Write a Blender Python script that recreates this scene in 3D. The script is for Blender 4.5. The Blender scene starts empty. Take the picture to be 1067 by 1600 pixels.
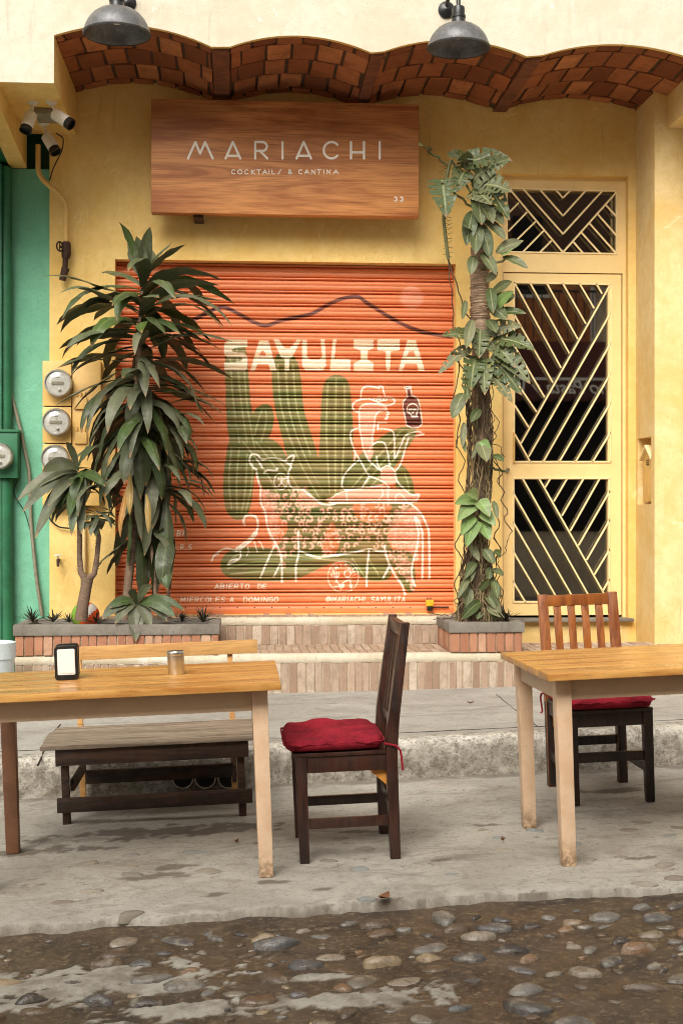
import bpy, bmesh, math, random
import numpy as np
from mathutils import Vector, Matrix, Euler, noise
R = math.radians
random.seed(7)
S = bpy.context.scene
COL = S.collection
# ---------------------------------------------------------------- camera, sky, sun
F, H, D, TH, SL = 2150.0, 1.416, 10.2, math.atan(.0758), .037
cam_d = bpy.data.cameras.new('camera'); cam = bpy.data.objects.new('camera', cam_d); COL.objects.link(cam)
cam.location = (0, -D, H); cam.rotation_euler = (R(90), 0, -TH)
cam_d.sensor_fit = 'VERTICAL'; cam_d.sensor_height = 36; cam_d.lens = F / 1600 * 36
cam_d.clip_start = .05; cam_d.clip_end = 500
S.camera = cam
SUN_EL, SUN_AZ = 43, 200          # azimuth measured clockwise from +Y (north)
w = bpy.data.worlds.new("World"); S.world = w; w.use_nodes = True
nt = w.node_tree; nt.nodes.clear()
sky = nt.nodes.new('ShaderNodeTexSky'); sky.sky_type = 'NISHITA'; sky.sun_disc = False
sky.sun_elevation = R(SUN_EL); sky.sun_rotation = R(SUN_AZ); sky.dust_density = 6; sky.air_density = 1.2
hs = nt.nodes.new('ShaderNodeHueSaturation'); hs.inputs['Saturation'].default_value = .12
tn = nt.nodes.new('ShaderNodeMix'); tn.data_type = 'RGBA'; tn.blend_type = 'MULTIPLY'; tn.inputs[0].default_value = 1
tn.inputs[7].default_value = (1.0, .965, .90, 1)
bg = nt.nodes.new('ShaderNodeBackground'); bg.inputs[1].default_value = .115
wo = nt.nodes.new('ShaderNodeOutputWorld')
nt.links.new(sky.outputs[0], hs.inputs['Color']); nt.links.new(hs.outputs[0], tn.inputs[6])
nt.links.new(tn.outputs[2], bg.inputs[0]); nt.links.new(bg.outputs[0], wo.inputs[0])
sd = bpy.data.lights.new('sun', 'SUN'); sd.energy = 1.5; sd.angle = R(42); sd.color = (1, .96, .89)
so = bpy.data.objects.new('sun', sd); COL.objects.link(so)
az, el = R(SUN_AZ), R(SUN_EL)
so.rotation_euler = Vector((math.sin(az) * math.cos(el), math.cos(az) * math.cos(el), math.sin(el))).to_track_quat('Z', 'Y').to_euler()
S.render.engine = 'CYCLES'; S.cycles.filter_width = 1.0
S.view_settings.view_transform = 'Standard'; S.view_settings.look = 'None'
S.view_settings.exposure = .86; S.view_settings.gamma = 1

# ---------------------------------------------------------------- survey: photo pixel -> point on a real plane
fw = Vector((math.sin(TH), math.cos(TH), 0)); rt = Vector((math.cos(TH), -math.sin(TH), 0)); C0 = Vector((0, -D, H))
def ray(u, v): return fw + rt * ((u - 533.5) / F) + Vector((0, 0, 1)) * ((800 - v) / F)
def W(u, v, y=0.0):
    r = ray(u, v); return C0 + r * ((y + D) / r.y)
def G(u, v, z0=0.0, s=SL):
    r = ray(u, v); return C0 + r * ((z0 - H) / (r.z - s * r.x))
def X(u, y=0.0): return W(u, 800, y).x
def Z(v, y=0.0, u=400): return W(u, v, y).z

# ---------------------------------------------------------------- materials
def lin(r, g, b):
    f = lambda c: (c / 255) / 12.92 if c / 255 <= .04045 else ((c / 255 + .055) / 1.055) ** 2.4
    return (f(r), f(g), f(b), 1)
def sc(c, k): return (min(1, c[0] * k), min(1, c[1] * k), min(1, c[2] * k), 1)
class NT:
    def __init__(s, name):
        s.m = bpy.data.materials.new(name); s.m.use_nodes = True; s.t = s.m.node_tree
        s.b = s.t.nodes['Principled BSDF']; s.n = s.t.nodes; s.l = s.t.links
        s.tc = s.n.new('ShaderNodeTexCoord')
    def mapping(s, scale=(1, 1, 1), src='Object'):
        mp = s.n.new('ShaderNodeMapping'); mp.inputs['Scale'].default_value = scale
        s.l.new(s.tc.outputs[src], mp.inputs[0]); return mp.outputs[0]
    def noise(s, vec, scale, detail=6, rough=.6, dist=0):
        n = s.n.new('ShaderNodeTexNoise'); n.inputs['Scale'].default_value = scale; n.inputs['Detail'].default_value = detail
        n.inputs['Roughness'].default_value = rough; n.inputs['Distortion'].default_value = dist
        s.l.new(vec, n.inputs['Vector']); return n.outputs[0]
    def voro(s, vec, scale, feat='F1'):
        n = s.n.new('ShaderNodeTexVoronoi'); n.inputs['Scale'].default_value = scale; n.feature = feat
        s.l.new(vec, n.inputs['Vector']); return n
    def ramp(s, x, a, b, va=0, vb=1):
        n = s.n.new('ShaderNodeMapRange'); n.inputs[1].default_value = a; n.inputs[2].default_value = b
        n.inputs[3].default_value = va; n.inputs[4].default_value = vb; n.interpolation_type = 'SMOOTHSTEP'
        s.l.new(x, n.inputs[0]); return n.outputs[0]
    def mix(s, fac, a, b, mode='MIX'):
        n = s.n.new('ShaderNodeMix'); n.data_type = 'RGBA'; n.blend_type = mode
        for k, q in ((0, fac), (6, a), (7, b)):
            if isinstance(q, (tuple, float, int)): n.inputs[k].default_value = q
            else: s.l.new(q, n.inputs[k])
        return n.outputs[2]
    def math(s, op, a, b=0.0):
        n = s.n.new('ShaderNodeMath'); n.operation = op
        for k, q in ((0, a), (1, b)):
            if isinstance(q, (float, int)): n.inputs[k].default_value = q
            else: s.l.new(q, n.inputs[k])
        return n.outputs[0]
    def rand(s):
        g = s.n.new('ShaderNodeNewGeometry'); return g.outputs['Random Per Island']
    def bump(s, h, strength=.3, dist=.01, prev=None):
        n = s.n.new('ShaderNodeBump'); n.inputs['Strength'].default_value = strength; n.inputs['Distance'].default_value = dist
        s.l.new(h, n.inputs['Height'])
        if prev is not None: s.l.new(prev, n.inputs['Normal'])
        return n.outputs[0]
    def out(s, col, rough=.7, nrm=None, metal=0, coat=0, spec=.5):
        for k, q in (('Base Color', col), ('Roughness', rough), ('Metallic', metal), ('Coat Weight', coat), ('Specular IOR Level', spec)):
            if isinstance(q, (tuple, float, int)): s.b.inputs[k].default_value = q
            else: s.l.new(q, s.b.inputs[k])
        s.b.inputs['Coat Roughness'].default_value = .15
        if nrm is not None: s.l.new(nrm, s.b.inputs['Normal'])
        return s.m
def plaster(name, c, c2, c3=None, bumpk=.5, dirt=.0, rough=.85, bs=90):
    t = NT(name); v = t.mapping()
    a = t.mix(t.ramp(t.noise(v, 1.6, 5, .65, .4), .38, .68), c, c2)
    vs = t.mapping((5, 5, .5))
    a = t.mix(t.ramp(t.noise(vs, 2.2, 6, .7), .56, .8, 0, .55), a, c3 or sc(c2, .8))
    a = t.mix(t.ramp(t.noise(v, 14, 6, .7), .3, .75, 0, .5), a, sc(c2, .86))
    a = t.mix(t.ramp(t.noise(v, 55, 3, .6), .64, .72, 0, .55), a, sc(c2, .55))
    a = t.mix(t.ramp(t.noise(v, 4.2, 7, .75, 1.2), .60, .66, 0, .6), a, (min(1, c[0] * 1.12), min(1, c[1] * 1.15), min(1, c[2] * 1.35), 1))
    a = t.mix(t.ramp(t.noise(t.mapping((9, 9, .8)), 1.7, 7, .75, .3), .57, .74, 0, .65), a, sc(c2, .62))
    ed = t.n.new('ShaderNodeTexVoronoi'); ed.feature = 'DISTANCE_TO_EDGE'; ed.inputs['Scale'].default_value = 1.1
    wv = t.n.new('ShaderNodeVectorMath'); wv.operation = 'ADD'; nz = t.n.new('ShaderNodeTexNoise'); nz.inputs['Scale'].default_value = 3; nz.inputs['Detail'].default_value = 6; t.l.new(v, nz.inputs['Vector'])
    t.l.new(v, wv.inputs[0]); t.l.new(nz.outputs[1], wv.inputs[1]); t.l.new(wv.outputs[0], ed.inputs['Vector'])
    a = t.mix(t.math('MULTIPLY', t.ramp(ed.outputs[0], 0, .006, 1, 0), t.ramp(t.noise(v, 1.3, 2, .5), .56, .62, 0, .3)), a, sc(c2, .5))
    h = t.noise(v, bs, 5, .7); h2 = t.noise(v, 6, 4, .6)
    n = t.bump(h, bumpk, .006, t.bump(h2, .35, .02))
    return t.out(a, rough, n, spec=.25)
def simple(name, c, rough=.5, metal=0, vs=12, vk=.25, bumpk=.1, bs=60, coat=0, scale=(1, 1, 1), spec=.5):
    t = NT(name); v = t.mapping(scale)
    a = t.mix(t.ramp(t.noise(v, vs, 5, .65), .35, .7), c, sc(c, 1 - vk))
    a = t.mix(t.ramp(t.noise(v, vs * 5, 4, .6), .6, .75, 0, .5), a, sc(c, 1 - vk * 1.6))
    return t.out(a, rough, t.bump(t.noise(v, bs, 4), bumpk, .004), metal, coat, spec)
def wood(name, c, c2, along='X', k=1.0, rough=.45, coat=0, isl=.3, bumpk=.15):
    t = NT(name)
    s = {'X': (1.1, 14, 14), 'Y': (14, 1.1, 14), 'Z': (14, 14, 1.1)}[along]
    v = t.mapping(tuple(q * k for q in s))
    rnd = t.rand()
    va = t.n.new('ShaderNodeVectorMath'); va.operation = 'ADD'
    cm = t.n.new('ShaderNodeCombineXYZ'); m1 = t.math('MULTIPLY', rnd, 37.0)
    for i in range(3): t.l.new(m1, cm.inputs[i])
    t.l.new(v, va.inputs[0]); t.l.new(cm.outputs[0], va.inputs[1]); v = va.outputs[0]
    g = t.noise(v, 1.6, 8, .62, 1.2)
    a = t.mix(t.ramp(g, .36, .66), c, c2)
    g2 = t.noise(v, 7, 4, .6, .2)
    a = t.mix(t.ramp(g2, .52, .72, 0, .6), a, sc(c2, .62))
    a = t.mix(t.math('MULTIPLY', rnd, isl), a, sc(c2, .6))
    sv = t.mapping((30, 30, 30)); a = t.mix(t.ramp(t.noise(sv, 1.2, 6, .8, 1.5), .66, .72, 0, .55), a, (min(1, c[0] * 1.7 + .05), min(1, c[1] * 1.7 + .04), min(1, c[2] * 1.7 + .03), 1))
    a = t.mix(t.ramp(t.noise(sv, .35, 5, .7), .5, .75, 0, .4), a, sc(c2, .5))
    return t.out(a, t.ramp(t.noise(sv, .5, 4, .7), .3, .7, rough * .8, min(1, rough * 1.5)), t.bump(g2, bumpk, .003), 0, coat)

M = {}
M['yellow'] = plaster('yellow plaster', lin(238, 206, 134), lin(230, 188, 106), lin(208, 158, 78), .6)
M['yellow2'] = plaster('pale yellow plaster', lin(232, 208, 154), lin(224, 188, 118), lin(212, 172, 100), .5)
M['cream'] = plaster('cream plaster', lin(208, 201, 184), lin(198, 188, 166), lin(176, 162, 134), .35)
M['green'] = plaster('green plaster', lin(122, 184, 154), lin(106, 168, 138), lin(84, 140, 112), .6, bs=45)
M['dgreen'] = simple('dark green enamel', lin(40, 108, 72), .5, vk=.35, vs=6)
M['ypaint'] = simple('yellow door enamel', lin(240, 208, 144), .42, vs=5, vk=.08, bumpk=.05)
M['ybar'] = simple('light yellow bar enamel', lin(246, 222, 166), .45, vs=20, vk=.12)
M['ybox'] = simple('yellow painted steel', lin(222, 180, 104), .45, vs=7, vk=.2, bumpk=.08)
M['soil'] = simple('dark soil', lin(52, 42, 34), .95, vs=40, vk=.6, bumpk=1, bs=90)
M['black'] = simple('black plastic', (.012, .012, .012, 1), .35)
M['dark'] = simple('dark void paint', (.01, .009, .008, 1), .9)
M['white'] = simple('white plastic', lin(232, 228, 218), .4, vk=.1)
M['bucket'] = simple('pale blue white plastic', lin(205, 216, 218), .4, vk=.1)
M['rust'] = simple('rusted iron', lin(74, 50, 38), .75, .3, vs=30, vk=.5, bumpk=.6)
M['rod'] = simple('dark steel', (.05, .045, .04, 1), .5, .5)
M['steel'] = simple('brushed steel', (.62, .6, .56, 1), .3, 1, vs=60, vk=.1, scale=(1, 1, .1))
M['greypipe'] = simple('grey conduit', lin(138, 132, 112), .6, vs=25, vk=.3)
M['paper'] = simple('white paper', lin(238, 236, 232), .8, vk=.06, bumpk=.2, bs=25)
M['beige'] = simple('beige table paint', lin(214, 184, 152), .5, vs=8, vk=.14, bumpk=.15)
M['redpaint'] = simple('maroon canvas', (.10, .022, .02, 1), .7)
M['ochre'] = simple('ochre stucco', (.55, .2, .07, 1), .8)
M['maroonwall'] = simple('maroon wall', (.15, .045, .035, 1), .8)
M['brownw'] = simple('brown stucco', (.16, .085, .05, 1), .85)
M['oppw'] = plaster('opposite stucco', lin(205, 190, 165), lin(190, 172, 142), None, .4)
M['text'] = simple('cream lettering', (.92, .88, .80, 1), .5, vk=.02, bumpk=0)
M['wood_sign'] = None
def beige_leg():
    t = NT('beige leg paint worn'); v = t.mapping()
    a = t.mix(t.ramp(t.noise(v, 9, 5, .65), .35, .7), lin(220, 190, 160), lin(208, 172, 138))
    sx = t.n.new('ShaderNodeSeparateXYZ'); t.l.new(t.tc.outputs['Object'], sx.inputs[0])
    low = t.ramp(sx.outputs[2], .0, .13, 1, 0)
    nn = t.ramp(t.noise(v, 35, 5, .7), .35, .6)
    a = t.mix(t.math('MULTIPLY', low, nn), a, lin(130, 105, 78))
    a = t.mix(t.ramp(t.noise(v, 60, 4, .6), .7, .76, 0, .7), a, lin(110, 80, 58))
    return t.out(a, .5, t.bump(t.noise(v, 30, 4), .15, .004))
M['beige_leg'] = beige_leg()
M['brown_leg'] = simple('brown leg paint', lin(118, 80, 56), .5, vs=9, vk=.3)
def signwood():
    t = NT('varnished parota wood'); v = t.mapping((.34, 3.0, 3.6))
    g = t.noise(v, 1.5, 9, .6, 2.2)
    a = t.mix(t.ramp(g, .34, .68), lin(218, 150, 88), lin(160, 92, 48))
    v2 = t.mapping((1.3, 40, 60)); g2 = t.noise(v2, 2.2, 5, .65, .3)
    a = t.mix(t.ramp(g2, .46, .72, 0, .6), a, lin(96, 48, 24))
    a = t.mix(t.ramp(t.noise(t.mapping((.7, 1, 1.6)), 1.3, 3, .5, .6), .42, .7, 0, .5), a, lin(120, 60, 30))
    return t.out(a, .5, t.bump(g2, .12, .003), 0, .0)
M['wood_sign'] = signwood()
M['tabletop'] = wood('varnished pine', lin(224, 172, 96), lin(184, 122, 58), 'X', .9, .32, .22, .5)
M['chairwood'] = wood('dark reddish chair wood', lin(70, 36, 22), lin(36, 19, 13), 'Z', 1.2, .38, .25)
M['chairgold'] = wood('golden brown chair wood', lin(186, 112, 46), lin(122, 62, 24), 'Z', 1.0, .35, .25, .45)
M['chairdark'] = wood('blackish chair wood', lin(58, 34, 24), lin(28, 18, 14), 'Z', 1.2, .45, .15)
M['block'] = wood('raw pine block', lin(216, 150, 66), lin(190, 120, 50), 'X', 1)
M['benchtan'] = wood('pale bench slat', lin(212, 164, 100), lin(190, 138, 80), 'X', .8, .55, 0, .2)
M['benchgrey'] = wood('weathered grey plank', lin(158, 142, 122), lin(108, 92, 76), 'X', .9, .75, 0, .45, .4)
M['benchdark'] = wood('dark stained bench wood', lin(78, 50, 32), lin(36, 25, 19), 'X', .9, .6, 0, .5, .3)
def cloth():
    t = NT('faded red cotton'); v = t.mapping()
    a = t.mix(t.ramp(t.noise(v, 9, 5, .6), .35, .7), lin(146, 34, 48), lin(108, 22, 34))
    wv = t.noise(v, 420, 2, .5)
    return t.out(a, .9, t.bump(wv, .25, .002, t.bump(t.noise(t.mapping((1, 1, 1)), 16, 4, .55, 1.2), .55, .014)), spec=.15)
M['cloth'] = cloth()
def island(name, c1, c2, c3=None, rough=.85, spot=.7, vs=40, bumpk=.5, spec=.3):
    t = NT(name); v = t.mapping(); r = t.rand()
    a = t.mix(r, c1, c2)
    if c3: a = t.mix(t.ramp(t.math('FRACT', t.math('MULTIPLY', r, 7.31)), .6, .95), a, c3)
    a = t.mix(t.ramp(t.noise(v, vs * .35, 6, .7), .4, .72, 0, .75), a, sc(c1, spot))
    a = t.mix(t.ramp(t.noise(v, vs * 2, 4, .7), .55, .75, 0, .6), a, sc(c2, spot * .8))
    return t.out(a, rough, t.bump(t.noise(v, vs * 2.2, 5, .7), bumpk, .006), spec=spec)
M['vbrick'] = island('terracotta vault brick', lin(160, 96, 58), lin(112, 62, 38), lin(184, 120, 78), .85, .5, 14)
M['mortar'] = simple('dark mortar', lin(92, 70, 52), .95, vs=30, vk=.5, bumpk=.8)
M['sbrick'] = island('worn step brick', lin(178, 154, 134), lin(150, 122, 102), lin(196, 180, 162), .9, .62, 30, 1.0)
M['smortar'] = simple('pale mortar', lin(192, 176, 150), .95, vs=30, vk=.25, bumpk=.8)
M['pbrick'] = island('orange planter brick', lin(178, 128, 100), lin(148, 98, 74), lin(194, 160, 134), .9, .7, 26, .6)
M['nosing'] = plaster('whitish cement nosing', lin(208, 198, 178), lin(190, 176, 150), lin(150, 136, 114), .8)
M['rim'] = plaster('grey cement rim', lin(136, 130, 120), lin(112, 104, 95), lin(84, 78, 72), .8)
def leafmat(name, a1, a2, a3, rough=.42, par=True):
    t = NT(name); v = t.mapping(); r = t.rand()
    a = t.mix(r, a1, a2)
    a = t.mix(t.ramp(t.math('FRACT', t.math('MULTIPLY', r, 5.7)), .62, .9), a, a3)
    a = t.mix(t.ramp(t.noise(v, 18, 4, .6), .4, .75, 0, .45), a, sc(a1, .7))
    a = t.mix(t.ramp(t.noise(v, 90, 3, .6), .68, .74, 0, .5), a, (.35, .33, .2, 1))
    at = t.n.new('ShaderNodeAttribute'); at.attribute_name = 'leafco'
    sx = t.n.new('ShaderNodeSeparateXYZ'); t.l.new(at.outputs['Vector'], sx.inputs[0])
    ab = t.math('ABSOLUTE', sx.outputs[0])
    rib = t.ramp(ab, .03, .10, 1, 0)
    a = t.mix(t.math('MULTIPLY', rib, .55), a, sc(a3, 2.4))
    vn = t.math('SINE', t.math('MULTIPLY', ab, 46.0)) if par else t.math('SINE', t.math('ADD', t.math('MULTIPLY', sx.outputs[1], 70.0), t.math('MULTIPLY', ab, -16.0)))
    a = t.mix(t.ramp(vn, .2, 1, 0, .22), a, sc(a1, .55))
    tip = t.math('MULTIPLY', t.ramp(t.math('ADD', sx.outputs[1], t.math('MULTIPLY', t.noise(v, 25, 4, .7), .16)), 1.0, 1.07), .85)
    a = t.mix(tip, a, lin(142, 104, 62))
    ed = t.math('MULTIPLY', t.ramp(t.math('ADD', ab, t.math('MULTIPLY', t.noise(v, 30, 4, .7), .5)), 1.22, 1.34), .6)
    a = t.mix(ed, a, lin(150, 132, 74))
    a = t.mix(t.ramp(t.noise(v, 9, 6, .75), .5, .7, 0, .4), a, (.22, .21, .17, 1))
    rr = t.ramp(t.noise(v, 22, 4, .7), .35, .65, rough * .75, rough * 1.5)
    t.b.inputs['Transmission Weight'].default_value = 0
    return t.out(a, rr, t.bump(vn, .25, .0015, t.bump(t.noise(v, 60, 3), .25, .002)), spec=.45)
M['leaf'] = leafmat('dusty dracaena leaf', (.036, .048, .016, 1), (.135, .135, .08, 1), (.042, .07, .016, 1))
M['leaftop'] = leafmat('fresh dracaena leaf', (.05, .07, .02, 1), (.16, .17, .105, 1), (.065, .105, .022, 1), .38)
M['leafdry'] = leafmat('dry yellow leaf', (.34, .17, .03, 1), (.22, .10, .03, 1), (.30, .2, .06, 1), .6)
M['monstera'] = leafmat('monstera leaf', (.05, .075, .018, 1), (.11, .125, .045, 1), (.15, .15, .07, 1), .5, False)
M['pothos'] = leafmat('bright pothos leaf', (.13, .22, .055, 1), (.2, .27, .10, 1), (.11, .19, .04, 1), .38, False)
M['spiky'] = leafmat('dark spiky leaf', (.02, .02, .012, 1), (.04, .035, .02, 1), (.025, .03, .012, 1), .5)
M['stem'] = simple('grey brown bark', lin(128, 104, 84), .85, vs=30, vk=.45, bumpk=.8, bs=120, scale=(1, 1, 3))
M['palm'] = simple('ringed palm bark', lin(164, 138, 112), .9, vs=14, vk=.5, bumpk=1, bs=70, scale=(1, 1, 4))
M['vinel'] = simple('pale dry vine', lin(140, 122, 84), .8, vs=30, vk=.4)
M['vine'] = simple('brown aerial root', lin(84, 66, 44), .8, vs=30, vk=.5)
M['vineg'] = simple('olive stem', lin(92, 92, 52), .7, vs=30, vk=.4)
M['ground'] = plaster('grey ground', lin(150, 144, 134), lin(130, 122, 112))
def glassm():
    t = NT('window glass'); n = t.n
    tr = n.new('ShaderNodeBsdfTransparent'); tr.inputs[0].default_value = (.62, .6, .56, 1)
    gl = n.new('ShaderNodeBsdfGlossy'); gl.inputs['Roughness'].default_value = .015; gl.inputs[0].default_value = (1, 1, 1, 1)
    fr = n.new('ShaderNodeFresnel'); fr.inputs[0].default_value = 3.4
    mx = n.new('ShaderNodeMixShader'); t.l.new(fr.outputs[0], mx.inputs[0]); t.l.new(tr.outputs[0], mx.inputs[1]); t.l.new(gl.outputs[0], mx.inputs[2])
    t.l.new(mx.outputs[0], n['Material Output'].inputs[0]); return t.m
M['glass'] = glassm()
def domeglass():
    t = NT('meter glass'); n = t.n
    tr = n.new('ShaderNodeBsdfTransparent'); gl = n.new('ShaderNodeBsdfGlossy'); gl.inputs['Roughness'].default_value = .05
    mx = n.new('ShaderNodeMixShader'); mx.inputs[0].default_value = .14
    t.l.new(tr.outputs[0], mx.inputs[1]); t.l.new(gl.outputs[0], mx.inputs[2]); t.l.new(mx.outputs[0], n['Material Output'].inputs[0]); return t.m
M['domeglass'] = domeglass()

# ---------------------------------------------------------------- mesh builder
class MB:
    def __init__(s): s.v = []; s.f = []; s.m = []; s.lc = {}
    def add(s, vs, fs, mi=0):
        o = len(s.v); s.v += [tuple(q) for q in vs]; s.f += [tuple(i + o for i in f) for f in fs]; s.m += [mi] * len(fs)
    def box(s, lo, hi, mi=0, j=0):
        x0, y0, z0 = lo; x1, y1, z1 = hi
        vs = [(x, y, z) for x in (x0, x1) for y in (y0, y1) for z in (z0, z1)]
        if j: vs = [tuple(c + random.uniform(-j, j) for c in q) for q in vs]
        s.add(vs, [(0, 1, 3, 2), (4, 6, 7, 5), (0, 4, 5, 1), (2, 3, 7, 6), (0, 2, 6, 4), (1, 5, 7, 3)], mi)
    def mbox(s, mat, size, mi=0):
        a, b, c = (q / 2 for q in size)
        vs = [mat @ Vector((x, y, z)) for x in (-a, a) for y in (-b, b) for z in (-c, c)]
        s.add(vs, [(0, 1, 3, 2), (4, 6, 7, 5), (0, 4, 5, 1), (2, 3, 7, 6), (0, 2, 6, 4), (1, 5, 7, 3)], mi)
    def beam(s, p0, p1, w, d, side=Vector((1, 0, 0)), mi=0, w1=None, d1=None):
        p0, p1 = Vector(p0), Vector(p1); ax = (p1 - p0).normalized()
        sd = (side - ax * side.dot(ax)).normalized(); up = ax.cross(sd)
        w1 = w if w1 is None else w1; d1 = d if d1 is None else d1
        vs = [p + sd * (a * ww / 2) + up * (b * dd / 2) for p, ww, dd in ((p0, w, d), (p1, w1, d1)) for a, b in ((-1, -1), (1, -1), (1, 1), (-1, 1))]
        s.add(vs, [(3, 2, 1, 0), (4, 5, 6, 7), (0, 1, 5, 4), (1, 2, 6, 5), (2, 3, 7, 6), (3, 0, 4, 7)], mi)
    def tube(s, pts, r, n=8, mi=0, cap=True):
        pts = [Vector(p) for p in pts]; k = len(pts)
        if not hasattr(r, '__len__'): r = [r] * k
        ref = Vector((.31, .2, .93)); o = len(s.v); prev = None
        for i, p in enumerate(pts):
            t = (pts[min(i + 1, k - 1)] - pts[max(i - 1, 0)])
            t = t.normalized() if t.length > 1e-9 else Vector((0, 0, 1))
            if prev is None:
                a = t.cross(ref); a = a.normalized() if a.length > 1e-3 else t.cross(Vector((1, 0, 0))).normalized()
            else:
                a = (prev - t * prev.dot(t)); a = a.normalized() if a.length > 1e-6 else t.cross(ref).normalized()
            prev = a; b = t.cross(a)
            for j in range(n):
                q = 2 * math.pi * j / n; s.v.append(tuple(p + (a * math.cos(q) + b * math.sin(q)) * r[i]))
        for i in range(k - 1):
            for j in range(n):
                s.f.append((o + i * n + j, o + i * n + (j + 1) % n, o + (i + 1) * n + (j + 1) % n, o + (i + 1) * n + j)); s.m.append(mi)
        if cap:
            s.f.append(tuple(o + j for j in reversed(range(n)))); s.m.append(mi)
            s.f.append(tuple(o + (k - 1) * n + j for j in range(n))); s.m.append(mi)
    def lathe(s, prof, mat=Matrix(), n=32, mi=0, caps=(False, False)):
        o = len(s.v); k = len(prof)
        for r, h in prof:
            for j in range(n):
                q = 2 * math.pi * j / n; s.v.append(tuple(mat @ Vector((r * math.cos(q), r * math.sin(q), h))))
        for i in range(k - 1):
            for j in range(n):
                s.f.append((o + i * n + j, o + i * n + (j + 1) % n, o + (i + 1) * n + (j + 1) % n, o + (i + 1) * n + j)); s.m.append(mi)
        if caps[0]: s.f.append(tuple(o + j for j in reversed(range(n)))); s.m.append(mi)
        if caps[1]: s.f.append(tuple(o + (k - 1) * n + j for j in range(n))); s.m.append(mi)
    def prism(s, pts, y0, y1, mi=0):            # outline in X,Z extruded along Y
        n = len(pts); vs = [(x, y0, z) for x, z in pts] + [(x, y1, z) for x, z in pts]
        s.add(vs, [tuple(range(n)), tuple(reversed(range(n, 2 * n)))] + [(i, i + n, (i + 1) % n + n, (i + 1) % n) for i in range(n)], mi)
    def build(s, name, mats, parent=None, bevel=0, smooth=False, world=True, segs=2):
        me = bpy.data.meshes.new(name)
        vs = s.v
        if parent is not None and world:
            inv = mw(parent).inverted(); vs = [tuple(inv @ Vector(q)) for q in vs]
        me.from_pydata(vs, [], s.f)
        if not isinstance(mats, (list, tuple)): mats = [mats]
        for q in mats: me.materials.append(q)
        me.polygons.foreach_set('material_index', s.m)
        if s.lc:
            at = me.attributes.new('leafco', 'FLOAT_VECTOR', 'POINT'); at.data.foreach_set('vector', [c for i in range(len(vs)) for c in s.lc.get(i, (0, .5, 0))])
        bm = bmesh.new(); bm.from_mesh(me)
        bmesh.ops.recalc_face_normals(bm, faces=bm.faces)
        if bevel:
            es = [e for e in bm.edges if len(e.link_faces) == 2 and e.calc_face_angle(0) > .5]
            bmesh.ops.bevel(bm, geom=es, offset=bevel, segments=segs, affect='EDGES', clamp_overlap=True, profile=.6)
        bm.to_mesh(me); bm.free()
        if smooth or bevel:
            me.polygons.foreach_set('use_smooth', [True] * len(me.polygons))
            me.set_sharp_from_angle(angle=R(smooth if not isinstance(smooth, bool) else 40))
        o = bpy.data.objects.new(name, me); COL.objects.link(o)
        if parent is not None: o.parent = parent
        return o
def mw(o):
    m = o.matrix_basis.copy()
    while o.parent: o = o.parent; m = o.matrix_basis @ m
    return m
def tag(o, label=None, cat=None, group=None, kind=None):
    if label: o['label'] = label
    if cat: o['category'] = cat
    if group: o['group'] = group
    if kind: o['kind'] = kind
    return o
def thing(name, label, cat, loc=(0, 0, 0), group=None, yaw=0, tilt=0):
    o = bpy.data.objects.new(name, None); COL.objects.link(o); o.empty_display_size = .1
    o.matrix_basis = Matrix.Translation(Vector(loc)) @ Matrix.Rotation(-tilt, 4, 'Y') @ Matrix.Rotation(yaw, 4, 'Z')
    return tag(o, label, cat, group)
def copy_tree(o, parent=None):
    c = o.copy(); COL.objects.link(c)
    if parent: c.parent = parent
    for ch in [q for q in bpy.data.objects if q.parent == o]: copy_tree(ch, c)
    return c

# ---------------------------------------------------------------- ground, road, kerb, sidewalk
def fbm(x, y, z=0, k=1): return noise.fractal(Vector((x * k, y * k, z)), 1.0, 2.0, 5)
def gz(x): return SL * x
mb = MB(); mb.add([(-90, -90, -.25 - 90 * 0), (90, -90, -.25), (90, 90, -.25), (-90, 90, -.25)], [(0, 1, 2, 3)])
tag(mb.build('ground', M['ground']), kind='structure')
EDGE = -5.30
def edge_y(x): return EDGE + .02 * math.sin(x * 2.1) + .035 * fbm(x, 3, 0, 3) + .012 * fbm(x, 9, 0, 14)
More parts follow.
